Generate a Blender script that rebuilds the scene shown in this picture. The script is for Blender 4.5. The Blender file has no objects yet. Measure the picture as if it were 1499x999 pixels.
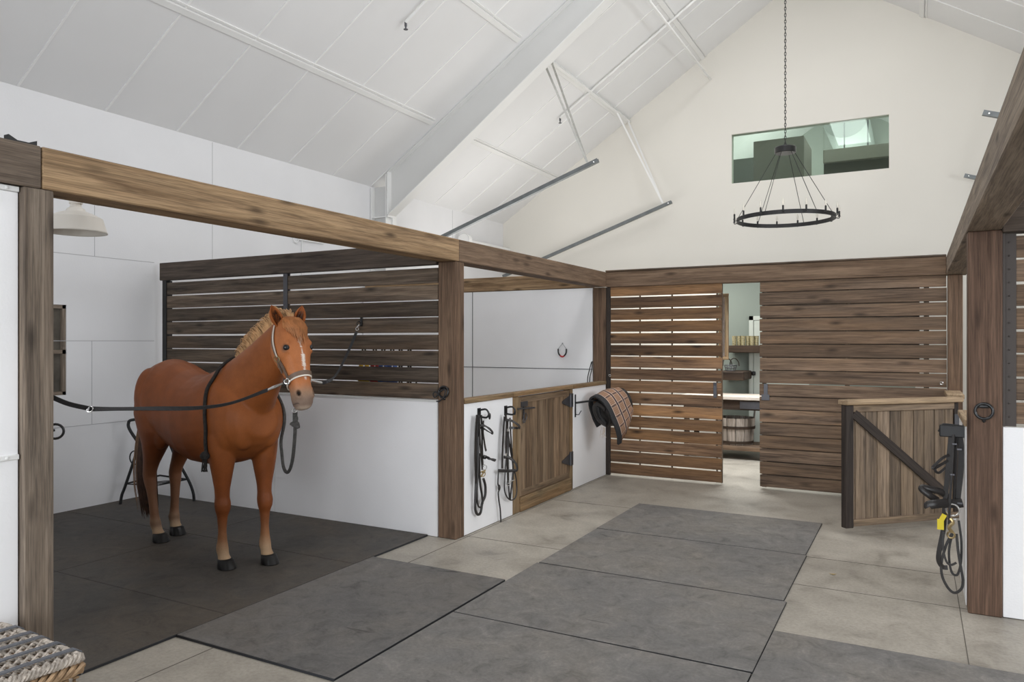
import bpy, bmesh, math, random
import numpy as np
from mathutils import Vector, Matrix, noise as mnoise
random.seed(7)
C = bpy.context.scene.collection
SC = bpy.context.scene
PI = math.pi

# ------------------------------------------------------------------ camera calibration (used to read real positions off their own planes)
FPX, CAMH, YAW = 1092.0, 1.75, math.radians(28.4)
CF = Vector((-math.sin(YAW), math.cos(YAW), 0)); CR = Vector((math.cos(YAW), math.sin(YAW), 0)); CU = Vector((0, 0, 1))
CP = Vector((0, 0, CAMH))
def ray(px, py): return CF + CR*((px-749.5)/FPX) + CU*((499.5-py)/FPX)
def onx(px, py, x):
    r = ray(px, py); return CP + r*(x/r.x)
def ony(px, py, y):
    r = ray(px, py); return CP + r*(y/r.y)
def onz(px, py, z):
    r = ray(px, py); return CP + r*((z-CAMH)/r.z)
def ond(px, py, d): return CP + ray(px, py)*d

# ------------------------------------------------------------------ materials
def newmat(name):
    m = bpy.data.materials.new(name); m.use_nodes = True
    nt = m.node_tree; b = nt.nodes['Principled BSDF']
    return m, nt, b
def N(nt, t, **kw):
    n = nt.nodes.new(t)
    for k, v in kw.items():
        if k in n.inputs: n.inputs[k].default_value = v
        else: setattr(n, k, v)
    return n
def L(nt, a, b): nt.links.new(a, b)
def ramp(nt, stops):
    r = nt.nodes.new('ShaderNodeValToRGB'); cr = r.color_ramp
    while len(cr.elements) < len(stops): cr.elements.new(.5)
    for e, (p, c) in zip(cr.elements, stops):
        e.position = p; e.color = (*c, 1) if len(c) == 3 else c
    return r
def mix(nt, fac, a, b, bt='MIX'):
    m = nt.nodes.new('ShaderNodeMix'); m.data_type = 'RGBA'; m.blend_type = bt
    for idx, v in ((0, fac), (6, a), (7, b)):
        if hasattr(v, 'is_output'): L(nt, v, m.inputs[idx])
        else: m.inputs[idx].default_value = (*v, 1) if isinstance(v, tuple) and len(v) == 3 else v
    return m.outputs[2]
def flat(name, col, rough=.5, metal=0.0, spec=.5, bump=0, bscale=80, var=0, vscale=3):
    m, nt, b = newmat(name)
    b.inputs['Roughness'].default_value = rough; b.inputs['Metallic'].default_value = metal
    b.inputs['Specular IOR Level'].default_value = spec
    tc = N(nt, 'ShaderNodeTexCoord')
    n = N(nt, 'ShaderNodeTexNoise', Scale=vscale, Detail=5.0); L(nt, tc.outputs['Object'], n.inputs['Vector'])
    v = max(var, .02)
    r = ramp(nt, [(.3, tuple(c*(1-v) for c in col)), (.7, tuple(min(1, c*(1+v)) for c in col))])
    L(nt, n.outputs['Fac'], r.inputs['Fac']); L(nt, r.outputs['Color'], b.inputs['Base Color'])
    if bump:
        n2 = N(nt, 'ShaderNodeTexNoise', Scale=bscale, Detail=3.0); L(nt, tc.outputs['Object'], n2.inputs['Vector'])
        bp = N(nt, 'ShaderNodeBump', Strength=bump, Distance=.01); L(nt, n2.outputs['Fac'], bp.inputs['Height']); L(nt, bp.outputs['Normal'], b.inputs['Normal'])
    return m
def wood(name, dark, light, alt, vlo=.7, vhi=1.2, altmix=.6, rough=.75, gs=26, knots=1.0, spec=.3):
    m, nt, b = newmat(name)
    at = N(nt, 'ShaderNodeAttribute', attribute_name='grain')
    mp = N(nt, 'ShaderNodeMapping'); mp.inputs['Scale'].default_value = (1.3, gs, gs); L(nt, at.outputs['Vector'], mp.inputs['Vector'])
    mp2 = N(nt, 'ShaderNodeMapping'); mp2.inputs['Scale'].default_value = (.9, 7, 7); L(nt, at.outputs['Vector'], mp2.inputs['Vector'])
    mp3 = N(nt, 'ShaderNodeMapping'); mp3.inputs['Scale'].default_value = (2.2, 7.5, 7.5); L(nt, at.outputs['Vector'], mp3.inputs['Vector'])
    mp4 = N(nt, 'ShaderNodeMapping'); mp4.inputs['Scale'].default_value = (4, 160, 160); L(nt, at.outputs['Vector'], mp4.inputs['Vector'])
    # knots bend the grain
    vo = N(nt, 'ShaderNodeTexVoronoi', Scale=1.0, Randomness=1.0); L(nt, mp3.outputs['Vector'], vo.inputs['Vector'])
    kr = N(nt, 'ShaderNodeMapRange'); kr.inputs['From Min'].default_value = .05; kr.inputs['From Max'].default_value = .22
    kr.inputs['To Min'].default_value = 1.0; kr.inputs['To Max'].default_value = 0.0; L(nt, vo.outputs['Distance'], kr.inputs['Value'])
    n1 = N(nt, 'ShaderNodeTexNoise', Scale=1.0, Detail=6.0, Roughness=.62, Distortion=.5); L(nt, mp.outputs['Vector'], n1.inputs['Vector'])
    n2 = N(nt, 'ShaderNodeTexNoise', Scale=1.0, Detail=4.0, Roughness=.6); L(nt, mp2.outputs['Vector'], n2.inputs['Vector'])
    n4 = N(nt, 'ShaderNodeTexNoise', Scale=1.0, Detail=3.0, Roughness=.7); L(nt, mp4.outputs['Vector'], n4.inputs['Vector'])
    r1 = ramp(nt, [(.36, dark), (.51, tuple((a+c)/2 for a, c in zip(dark, light))), (.65, light)]); L(nt, n1.outputs['Fac'], r1.inputs['Fac'])
    geo = N(nt, 'ShaderNodeNewGeometry')
    wn = N(nt, 'ShaderNodeTexWhiteNoise', noise_dimensions='1D'); L(nt, geo.outputs['Random Per Island'], wn.inputs['W'])
    am = N(nt, 'ShaderNodeMath', operation='MULTIPLY'); am.inputs[1].default_value = altmix; L(nt, wn.outputs['Value'], am.inputs[0])
    r2 = ramp(nt, [(.35, (0, 0, 0)), (.62, (1, 1, 1))]); L(nt, n2.outputs['Fac'], r2.inputs['Fac'])
    a2 = N(nt, 'ShaderNodeMath', operation='MULTIPLY'); L(nt, am.outputs[0], a2.inputs[0]); L(nt, r2.outputs['Color'], a2.inputs[1])
    col = mix(nt, a2.outputs[0], r1.outputs['Color'], alt)
    br = N(nt, 'ShaderNodeMapRange'); br.inputs['To Min'].default_value = vlo; br.inputs['To Max'].default_value = vhi; L(nt, geo.outputs['Random Per Island'], br.inputs['Value'])
    hs = N(nt, 'ShaderNodeHueSaturation'); L(nt, br.outputs[0], hs.inputs['Value']); L(nt, col, hs.inputs['Color'])
    fr = ramp(nt, [(.36, (.55, .55, .55)), (.52, (.98, .98, .98)), (.66, (1.22, 1.20, 1.17))]); L(nt, n4.outputs['Fac'], fr.inputs['Fac'])
    col2 = mix(nt, .75, hs.outputs['Color'], fr.outputs['Color'], 'MULTIPLY')
    kf = N(nt, 'ShaderNodeMath', operation='MULTIPLY'); kf.inputs[1].default_value = .75*knots; L(nt, kr.outputs[0], kf.inputs[0])
    col3 = mix(nt, kf.outputs[0], col2, tuple(c*.35 for c in dark))
    L(nt, col3, b.inputs['Base Color'])
    b.inputs['Roughness'].default_value = rough; b.inputs['Specular IOR Level'].default_value = spec
    bp = N(nt, 'ShaderNodeBump', Strength=.35, Distance=.004); L(nt, n1.outputs['Fac'], bp.inputs['Height']); L(nt, bp.outputs['Normal'], b.inputs['Normal'])
    return m

M = {}
M['beam'] = wood('beam_wood', (.15, .09, .048), (.44, .30, .175), (.47, .31, .165), .85, 1.12, .4)
M['beam_mid'] = wood('header_beam_wood', (.115, .072, .045), (.25, .17, .115), (.28, .19, .125), .9, 1.1, .4)
M['beam_pale'] = wood('pale_beam_wood', (.13, .10, .078), (.31, .25, .195), (.33, .255, .18), .9, 1.1, .4)
M['beam_grey'] = wood('weathered_beam_wood', (.075, .056, .043), (.20, .155, .12), (.26, .20, .15), .85, 1.1, .4)
M['beam_dark'] = wood('dark_beam_wood', (.035, .026, .021), (.10, .077, .06), (.13, .10, .08), .9, 1.1, .4)
M['post'] = wood('post_wood', (.085, .05, .032), (.20, .125, .08), (.22, .15, .10), .9, 1.1, .4)
M['post_grey'] = wood('grey_post_wood', (.10, .078, .062), (.26, .21, .165), (.24, .18, .13), .9, 1.1, .4)
M['post_dark'] = wood('dark_post_wood', (.072, .041, .027), (.165, .10, .068), (.18, .115, .082), .9, 1.1, .4)
M['slat_dark'] = wood('dark_slat_wood', (.040, .031, .025), (.165, .13, .10), (.22, .145, .09), .6, 1.3, .6)
M['slat'] = wood('slat_wood', (.085, .058, .042), (.25, .175, .122), (.33, .205, .12), .65, 1.25, .75)
M['slat_warm'] = wood('warm_slat_wood', (.085, .05, .032), (.25, .155, .095), (.42, .225, .10), .5, 1.3, .95, knots=1.25)
M['gate'] = wood('gate_plank_wood', (.085, .063, .047), (.26, .195, .14), (.33, .235, .15), .65, 1.25, .8)
M['gate_warm'] = wood('stall_gate_plank_wood', (.10, .062, .037), (.29, .19, .115), (.34, .25, .165), .65, 1.3, .8)
M['gate_frame'] = wood('dark_gate_frame_wood', (.018, .014, .012), (.052, .040, .034), (.07, .052, .043), .9, 1.1, .3)
M['trim'] = wood('new_trim_wood', (.13, .09, .05), (.32, .235, .14), (.30, .17, .075), .85, 1.1, .8)
M['cap'] = wood('gate_cap_wood', (.26, .18, .105), (.50, .37, .24), (.36, .26, .17), .9, 1.1, .5)
M['old'] = wood('old_dark_wood', (.022, .014, .01), (.075, .048, .032), (.09, .06, .04), .8, 1.2, .5)
M['tub'] = wood('tub_stave_wood', (.20, .16, .13), (.55, .48, .42), (.62, .56, .50), .8, 1.15, .6)
M['wall'] = flat('white_wall_panel', (.77, .77, .785), .42, 0, .4, .08, 60, .015, 2)
M['panel'] = flat('white_stall_panel', (.92, .92, .935), .38, 0, .45, .10, 90, .02, 2)
M['ceil'] = flat('white_ceiling_panel', (.79, .79, .795), .5, 0, .3, .04, 40, .012, 1)
M['steel_white'] = flat('white_painted_steel', (.80, .80, .79), .4, 0, .4, .03, 40, .02, 2)
M['steel_grey'] = flat('pale_grey_steel', (.66, .66, .65), .45, 0, .4, .03, 40, .02, 2)
M['cream'] = flat('cream_plaster', (.76, .735, .68), .75, 0, .2, .05, 30, .02, .7)
M['sage'] = flat('sage_wall_paint', (.23, .265, .235), .75, 0, .2, .04, 30, .03, 1)
M['galv'] = flat('galvanised_steel', (.20, .215, .22), .42, .7, .5, 0, 1, .12, 9)
M['galv_light'] = flat('perforated_galvanised_angle', (.60, .60, .57), .45, .5, .5, 0, 1, .10, 20)
M['black'] = flat('black_iron', (.018, .018, .019), .45, .3, .5, .05, 60, .1, 10)
M['blackpl'] = flat('black_enamel', (.012, .012, .013), .3, 0, .5, .02, 50, .1, 10)
M['leather'] = flat('black_leather', (.022, .019, .018), .38, 0, .5, .15, 150, .15, 20)
M['leather_brown'] = flat('brown_halter_leather', (.16, .105, .075), .5, 0, .4, .15, 150, .15, 20)
M['pale'] = flat('pale_padding', (.72, .66, .58), .7, 0, .2, .1, 150, .08, 20)
M['chrome'] = flat('bright_chrome', (.75, .75, .74), .2, .95, .5)
M['brass'] = flat('worn_brass', (.55, .42, .22), .3, .9, .5)
M['gunmetal'] = flat('gunmetal_hardware', (.10, .10, .11), .45, .7, .5, .1, 80, .1, 10)
M['nylon'] = flat('black_nylon_webbing', (.03, .03, .032), .65, 0, .3, .3, 300, .15, 40)
M['rope_grey'] = flat('charcoal_braided_rope', (.075, .072, .068), .85, 0, .2, .6, 260, .35, 60)
M['rope_black'] = flat('black_braided_rope', (.03, .027, .025), .85, 0, .2, .6, 260, .35, 60)
M['yellow'] = flat('yellow_nylon', (.80, .52, .03), .6); M['red'] = flat('red_nylon', (.50, .03, .035), .6); M['blue'] = flat('blue_nylon', (.06, .14, .42), .6)
M['white'] = flat('white_enamel', (.80, .80, .79), .35, 0, .5)
M['lampcream'] = flat('cream_enamel_lamp', (.74, .70, .64), .35, 0, .5, 0, 1, .04, 5)
M['yellowtag'] = flat('yellow_tag_plastic', (.85, .68, .02), .5)
M['towel'] = flat('stone_counter', (.70, .62, .54), .5, 0, .3, .05, 60, .08, 12)
M['hair'] = flat('flaxen_mane_hair', (.56, .34, .17), .55, 0, .3, 0, 1, .30, 25)
M['forelock'] = flat('chestnut_forelock_hair', (.42, .175, .065), .5, 0, .3, 0, 1, .25, 25)
M['ear'] = flat('chestnut_ear_fur', (.33, .10, .028), .6, 0, .2, 0, 1, .12, 30)
M['tail'] = flat('dark_tail_hair', (.06, .028, .016), .55, 0, .3, 0, 1, .4, 25)
M['tail_pale'] = flat('pale_tail_hair', (.26, .15, .085), .55, 0, .3, 0, 1, .3, 25)
M['wicker'] = flat('grey_wicker', (.42, .37, .32), .7, 0, .25, .3, 120, .40, 30)
M['wicker_dark'] = flat('brown_wicker', (.33, .22, .13), .7, 0, .25, .3, 120, .35, 30)
M['strap_grey'] = flat('grey_leather_band', (.13, .135, .15), .55, 0, .3, .15, 120, .15, 30)
M['glassware'] = flat('patterned_gold_glass', (.34, .30, .17), .15, .2, .6, 0, 1, .5, 60)
M['bulb'] = flat('clear_bulb_glass', (.62, .59, .53), .1, 0, .5)
M['soil'] = flat('dry_leaf', (.45, .33, .14), .8)

def concrete():
    m, nt, b = newmat('polished_concrete')
    tc = N(nt, 'ShaderNodeTexCoord')
    n1 = N(nt, 'ShaderNodeTexNoise', Scale=.55, Detail=7.0, Roughness=.6, Distortion=.4); L(nt, tc.outputs['Object'], n1.inputs['Vector'])
    n2 = N(nt, 'ShaderNodeTexNoise', Scale=2.6, Detail=9.0, Roughness=.68, Distortion=.6); L(nt, tc.outputs['Object'], n2.inputs['Vector'])
    n3 = N(nt, 'ShaderNodeTexNoise', Scale=45.0, Detail=4.0, Roughness=.7); L(nt, tc.outputs['Object'], n3.inputs['Vector'])
    r1 = ramp(nt, [(.3, (.31, .285, .248)), (.7, (.44, .405, .352))]); L(nt, n1.outputs['Fac'], r1.inputs['Fac'])
    r2 = ramp(nt, [(.28, (.50, .49, .47)), (.44, (.88, .87, .85)), (.56, (1.0, .99, .97)), (.72, (1.12, 1.11, 1.09))]); L(nt, n2.outputs['Fac'], r2.inputs['Fac'])
    c = mix(nt, 1.0, r1.outputs['Color'], r2.outputs['Color'], 'MULTIPLY')
    r3 = ramp(nt, [(.3, (.78, .78, .78)), (.5, (.98, .98, .98)), (.68, (1.12, 1.12, 1.12))]); L(nt, n3.outputs['Fac'], r3.inputs['Fac'])
    c = mix(nt, .8, c, r3.outputs['Color'], 'MULTIPLY')
    L(nt, c, b.inputs['Base Color'])
    rr = ramp(nt, [(.3, (.38,)*3), (.7, (.62,)*3)]); L(nt, n2.outputs['Fac'], rr.inputs['Fac']); L(nt, rr.outputs['Color'], b.inputs['Roughness'])
    b.inputs['Specular IOR Level'].default_value = .35
    bp = N(nt, 'ShaderNodeBump', Strength=.06, Distance=.01); L(nt, n3.outputs['Fac'], bp.inputs['Height']); L(nt, bp.outputs['Normal'], b.inputs['Normal'])
    return m
M['concrete'] = concrete()
def rubber(name, base, brown, spots=.35):
    m, nt, b = newmat(name)
    geo = N(nt, 'ShaderNodeNewGeometry')
    n1 = N(nt, 'ShaderNodeTexNoise', Scale=1.1, Detail=7.0, Roughness=.62, Distortion=.3); L(nt, geo.outputs['Position'], n1.inputs['Vector'])
    n2 = N(nt, 'ShaderNodeTexNoise', Scale=6.0, Detail=10.0, Roughness=.72, Distortion=1.2); L(nt, geo.outputs['Position'], n2.inputs['Vector'])
    mp = N(nt, 'ShaderNodeMapping'); mp.inputs['Rotation'].default_value = (0, 0, .5); mp.inputs['Scale'].default_value = (2.2, 9, 1); L(nt, geo.outputs['Position'], mp.inputs['Vector'])
    n4 = N(nt, 'ShaderNodeTexNoise', Scale=1.0, Detail=3.0, Roughness=.6, Distortion=.8); L(nt, mp.outputs['Vector'], n4.inputs['Vector'])
    n3 = N(nt, 'ShaderNodeTexNoise', Scale=240.0, Detail=2.0); L(nt, geo.outputs['Position'], n3.inputs['Vector'])
    mp5 = N(nt, 'ShaderNodeMapping'); mp5.inputs['Rotation'].default_value = (0, 0, -.4); mp5.inputs['Scale'].default_value = (.8, 1.5, 1); mp5.inputs['Location'].default_value = (3.1, 7.7, 0); L(nt, geo.outputs['Position'], mp5.inputs['Vector'])
    r1 = ramp(nt, [(.3, tuple(c*.82 for c in base)), (.7, tuple(c*1.18 for c in base))]); L(nt, n1.outputs['Fac'], r1.inputs['Fac'])
    rb = ramp(nt, [(.42, (0, 0, 0)), (.62, (.8, .8, .8))]); L(nt, n1.outputs['Fac'], rb.inputs['Fac'])
    c = mix(nt, rb.outputs['Color'], r1.outputs['Color'], brown)
    r2 = ramp(nt, [(.30, (.55,)*3), (.45, (.90,)*3), (.58, (1.06,)*3), (.72, (1.40, 1.38, 1.34))]); L(nt, n2.outputs['Fac'], r2.inputs['Fac'])
    c = mix(nt, 1.0, c, r2.outputs['Color'], 'MULTIPLY')
    r4 = ramp(nt, [(.25, (.35,)*3), (.31, (1.0,)*3)]); L(nt, n4.outputs['Fac'], r4.inputs['Fac'])
    c = mix(nt, .85, c, r4.outputs['Color'], 'MULTIPLY')
    n5 = N(nt, 'ShaderNodeTexNoise', Scale=4.2, Detail=5.0, Roughness=.75, Distortion=.2); L(nt, mp5.outputs['Vector'], n5.inputs['Vector'])
    r5 = ramp(nt, [(.64, (0, 0, 0)), (.72, (1, 1, 1))]); L(nt, n5.outputs['Fac'], r5.inputs['Fac'])
    f5 = N(nt, 'ShaderNodeMath', operation='MULTIPLY'); f5.inputs[1].default_value = spots; L(nt, r5.outputs['Color'], f5.inputs[0])
    c = mix(nt, f5.outputs[0], c, tuple(x*.28 for x in base))
    n6 = N(nt, 'ShaderNodeTexNoise', Scale=55.0, Detail=4.0, Roughness=.8); L(nt, geo.outputs['Position'], n6.inputs['Vector'])
    r6 = ramp(nt, [(.3, (.80,)*3), (.5, (1.0,)*3), (.7, (1.22,)*3)]); L(nt, n6.outputs['Fac'], r6.inputs['Fac'])
    c = mix(nt, .8, c, r6.outputs['Color'], 'MULTIPLY')
    L(nt, c, b.inputs['Base Color']); b.inputs['Roughness'].default_value = .62; b.inputs['Specular IOR Level'].default_value = .35
    bp = N(nt, 'ShaderNodeBump', Strength=.12, Distance=.003); L(nt, n3.outputs['Fac'], bp.inputs['Height']); L(nt, bp.outputs['Normal'], b.inputs['Normal'])
    return m
M['mat'] = rubber('grey_rubber_mat', (.178, .170, .162), (.190, .172, .150))
M['mat_stall'] = rubber('stall_rubber_mat', (.070, .064, .058), (.082, .066, .050), .8)
M['mat_mid'] = rubber('scuffed_rubber_mat', (.135, .128, .122), (.140, .126, .110))
M['hoof'] = flat('black_hoof_horn', (.008, .007, .0065), .35, 0, .35, .05, 60, .3, 20)
M['mat_edge'] = flat('black_rubber_edge', (.02, .021, .025), .7)
def plaid():
    m, nt, b = newmat('tan_plaid_fleece')
    at = N(nt, 'ShaderNodeAttribute', attribute_name='grain')
    sp = N(nt, 'ShaderNodeSeparateXYZ'); L(nt, at.outputs['Vector'], sp.inputs[0])
    def stripe(sock, period, off, w):
        a = N(nt, 'ShaderNodeMath', operation='ADD'); a.inputs[1].default_value = off; L(nt, sock, a.inputs[0])
        d = N(nt, 'ShaderNodeMath', operation='WRAP'); d.inputs[1].default_value = period; d.inputs[2].default_value = 0; L(nt, a.outputs[0], d.inputs[0])
        l = N(nt, 'ShaderNodeMath', operation='LESS_THAN'); l.inputs[1].default_value = w; L(nt, d.outputs[0], l.inputs[0])
        return l.outputs[0]
    c = (.37, .225, .15)
    for s, per in ((sp.outputs[0], .13), (sp.outputs[1], .11)):
        c = mix(nt, stripe(s, per, 0, .018), c, (.035, .04, .06))
        c = mix(nt, stripe(s, per, .009, .004), c, (.66, .56, .48))
        c = mix(nt, stripe(s, per, -.024, .004), c, (.66, .56, .48))
        c = mix(nt, stripe(s, per/6, 0, .005), c, (.24, .14, .09))
    L(nt, c, b.inputs['Base Color']); b.inputs['Roughness'].default_value = .9; b.inputs['Specular IOR Level'].default_value = .1
    return m
M['plaid'] = plaid()
def glassmat():
    m, nt, b = newmat('green_tinted_window_glass')
    out = nt.nodes['Material Output']; nt.nodes.remove(b)
    t = N(nt, 'ShaderNodeBsdfTransparent'); t.inputs['Color'].default_value = (.72, .78, .73, 1)
    g = N(nt, 'ShaderNodeBsdfGlossy', Roughness=.02); g.inputs['Color'].default_value = (.75, .85, .80, 1)
    mx = N(nt, 'ShaderNodeMixShader'); mx.inputs[0].default_value = .045
    L(nt, t.outputs[0], mx.inputs[1]); L(nt, g.outputs[0], mx.inputs[2]); L(nt, mx.outputs[0], out.inputs['Surface'])
    return m
M['glass'] = glassmat()
def horsemat():
    m, nt, b = newmat('chestnut_coat')
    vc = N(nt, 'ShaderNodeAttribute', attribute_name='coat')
    tc = N(nt, 'ShaderNodeTexCoord')
    n1 = N(nt, 'ShaderNodeTexNoise', Scale=5.0, Detail=6.0, Roughness=.6); L(nt, tc.outputs['Object'], n1.inputs['Vector'])
    n2 = N(nt, 'ShaderNodeTexNoise', Scale=160.0, Detail=3.0, Roughness=.7); L(nt, tc.outputs['Object'], n2.inputs['Vector'])
    r = ramp(nt, [(.3, (.78, .75, .72)), (.7, (1.14, 1.14, 1.12))]); L(nt, n1.outputs['Fac'], r.inputs['Fac'])
    r2 = ramp(nt, [(.3, (.88,)*3), (.7, (1.08,)*3)]); L(nt, n2.outputs['Fac'], r2.inputs['Fac'])
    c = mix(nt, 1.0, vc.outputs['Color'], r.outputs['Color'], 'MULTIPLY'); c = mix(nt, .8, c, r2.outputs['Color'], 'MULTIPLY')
    L(nt, c, b.inputs['Base Color']); b.inputs['Roughness'].default_value = .5; b.inputs['Specular IOR Level'].default_value = .22
    bp = N(nt, 'ShaderNodeBump', Strength=.08, Distance=.004); L(nt, n2.outputs['Fac'], bp.inputs['Height']); L(nt, bp.outputs['Normal'], b.inputs['Normal'])
    return m
M['coat'] = horsemat()

# ------------------------------------------------------------------ mesh building
class MB:
    def __init__(s):
        s.bm = bmesh.new(); s.g = s.bm.verts.layers.float_vector.new('grain')
    def box(s, a, b, axis=None, bev=0.0, mat=None):
        a = Vector(a); b = Vector(b)
        lo = Vector([min(p, q) for p, q in zip(a, b)]); hi = Vector([max(p, q) for p, q in zip(a, b)])
        sz = hi-lo; ce = (hi+lo)/2
        if axis is None: axis = max(range(3), key=lambda i: sz[i])
        t = bmesh.new(); bmesh.ops.create_cube(t, size=1.0)
        for v in t.verts: v.co = Vector((v.co.x*sz.x, v.co.y*sz.y, v.co.z*sz.z))
        if bev: bmesh.ops.bevel(t, geom=list(t.edges), offset=min(bev, min(sz)*.3), segments=1, affect='EDGES')
        off = Vector((random.random()*40, random.random()*40, random.random()*40))
        o = [axis, (axis+1) % 3, (axis+2) % 3]
        mp = {}
        for v in t.verts:
            p = v.co+ce
            if mat: p = mat @ p
            n = s.bm.verts.new(p); n[s.g] = Vector((v.co[o[0]], v.co[o[1]], v.co[o[2]]))+off; mp[v] = n
        for f in t.faces: s.bm.faces.new([mp[v] for v in f.verts])
        t.free(); return s
    def bar(s, p, q, w, h, up=(0, 0, 1), bev=0.0):
        p = Vector(p); q = Vector(q); d = q-p; ln = d.length; x = d.normalized(); u = Vector(up)
        y = u.cross(x).normalized(); z = x.cross(y)
        m = Matrix((x, y, z)).transposed().to_4x4(); m.translation = (p+q)/2
        return s.box((-ln/2, -w/2, -h/2), (ln/2, w/2, h/2), 0, bev, m)
    def sweep(s, path, prof, up=None, closed=False, scale=None, cap=True, ups=None):
        path = [Vector(p) for p in path]; n = len(path); rings = []
        T = []
        for i in range(n):
            if closed: d = path[(i+1) % n]-path[i-1]
            else: d = path[min(i+1, n-1)]-path[max(i-1, 0)]
            T.append(d.normalized() if d.length > 1e-9 else Vector((0, 0, 1)))
        u = Vector(up) if up is not None else (Vector((0, 0, 1)) if abs(T[0].z) < .9 else Vector((1, 0, 0)))
        L_ = 0; off = Vector((random.random()*40, random.random()*40, 0))
        for i in range(n):
            if ups is not None: u = Vector(ups[i])
            elif up is not None: u = Vector(up)
            t = T[i]; y = u-t*u.dot(t)
            if y.length < 1e-6: y = t.orthogonal()
            y.normalize(); xx = y.cross(t)
            if up is None and ups is None: u = y
            if i: L_ += (path[i]-path[i-1]).length
            sc = scale[i] if scale is not None else 1.0
            ring = []
            for (a, b) in prof:
                v = s.bm.verts.new(path[i]+xx*a*sc+y*b*sc); v[s.g] = Vector((L_, a*sc, b*sc))+off; ring.append(v)
            rings.append(ring)
        m = len(prof)
        for i in range(n if closed else n-1):
            A = rings[i]; B = rings[(i+1) % n]
            for j in range(m):
                try: s.bm.faces.new((A[j], A[(j+1) % m], B[(j+1) % m], B[j]))
                except ValueError: pass
        if cap and not closed:
            try: s.bm.faces.new(list(reversed(rings[0]))); s.bm.faces.new(rings[-1])
            except ValueError: pass
        return s
    def tube(s, path, r, n=8, closed=False, scale=None):
        return s.sweep(path, [(r*math.cos(2*PI*k/n), r*math.sin(2*PI*k/n)) for k in range(n)], None, closed, scale)
    def strap(s, path, w, t, up, closed=False, ups=None):
        # flat strap: width across, thickness along 'up'
        return s.sweep(path, [(-w/2, -t/2), (w/2, -t/2), (w/2, t/2), (-w/2, t/2)], up, closed, None, True, ups)
    def ring(s, c, R, r, normal, n=20, m=8, ex=1.0):
        nrm = Vector(normal).normalized(); a = nrm.orthogonal().normalized()
        if abs(nrm.z) < .9: a = (Vector((0, 0, 1))-nrm*nrm.z).normalized()
        b = nrm.cross(a); c = Vector(c)
        return s.tube([c+a*R*ex*math.cos(2*PI*k/n)+b*R*math.sin(2*PI*k/n) for k in range(n)], r, m, True)
    def lathe(s, prof, c=(0, 0, 0), n=32, mat=None, cap=True):
        c = Vector(c); rings = []
        for (r, z) in prof:
            ring = []
            for k in range(n):
                p = Vector((r*math.cos(2*PI*k/n), r*math.sin(2*PI*k/n), z))
                if mat: p = mat @ p
                v = s.bm.verts.new(p+c); v[s.g] = Vector((z, r*k/n*6, 0)); ring.append(v)
            rings.append(ring)
        for A, B in zip(rings, rings[1:]):
            for j in range(n): s.bm.faces.new((A[j], A[(j+1) % n], B[(j+1) % n], B[j]))
        if cap:
            if prof[0][0] > 1e-4: s.bm.faces.new(list(reversed(rings[0])))
            if prof[-1][0] > 1e-4: s.bm.faces.new(rings[-1])
        return s
    def ball(s, c, r, seg=16, ri=10, rot=None):
        r = (r, r, r) if isinstance(r, (int, float)) else r
        t = bmesh.new(); bmesh.ops.create_uvsphere(t, u_segments=seg, v_segments=ri, radius=1.0); mp = {}
        for v in t.verts:
            p = Vector((v.co.x*r[0], v.co.y*r[1], v.co.z*r[2]))
            if rot is not None: p = rot @ p
            w = s.bm.verts.new(p+Vector(c)); w[s.g] = p; mp[v] = w
        for f in t.faces: s.bm.faces.new([mp[v] for v in f.verts])
        t.free(); return s
    def loft(s, rings):
        R = []
        for ring in rings:
            R.append([s.bm.verts.new(p) for p in ring])
        m = len(R[0])
        for A, B in zip(R, R[1:]):
            for j in range(m): s.bm.faces.new((A[j], A[(j+1) % m], B[(j+1) % m], B[j]))
        s.bm.faces.new(list(reversed(R[0]))); s.bm.faces.new(R[-1]); return s
    def prism(s, poly, fn, d0, d1):
        A = [s.bm.verts.new(fn(p, d0)) for p in poly]; B = [s.bm.verts.new(fn(p, d1)) for p in poly]
        for v in A+B: v[s.g] = v.co
        s.bm.faces.new(A); s.bm.faces.new(list(reversed(B))); n = len(poly)
        for j in range(n): s.bm.faces.new((A[j], B[j], B[(j+1) % n], A[(j+1) % n]))
        return s
    def build(s, name, mat, parent=None, smooth=False, **props):
        bmesh.ops.recalc_face_normals(s.bm, faces=list(s.bm.faces))
        me = bpy.data.meshes.new(name); 
        if smooth:
            for f in s.bm.faces: f.smooth = True
        s.bm.to_mesh(me); s.bm.free()
        for mm in (mat if isinstance(mat, (list, tuple)) else [mat]): me.materials.append(M[mm] if isinstance(mm, str) else mm)
        o = bpy.data.objects.new(name, me); C.objects.link(o)
        if smooth:
            try: me.set_sharp_from_angle(angle=math.radians(40))
            except Exception: pass
        if parent is not None:
            o.parent = parent; o.matrix_parent_inverse = Matrix.Translation(-parent.location)
        for k, v in props.items(): o[k] = v
        return o
def thing(name, label, cat, loc=(0, 0, 0), group=None):
    o = bpy.data.objects.new(name, None); C.objects.link(o); o.location = loc
    o.empty_display_size = .1
    o['label'] = label; o['category'] = cat
    if group: o['group'] = group
    return o
def tag(o, label, cat, group=None):
    o['label'] = label; o['category'] = cat
    if group: o['group'] = group
    return o
def struct(mb, name, mat, parent=None, smooth=False):
    o = mb.build(name, mat, parent, smooth)
    if parent is None: o['kind'] = 'structure'
    return o
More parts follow.
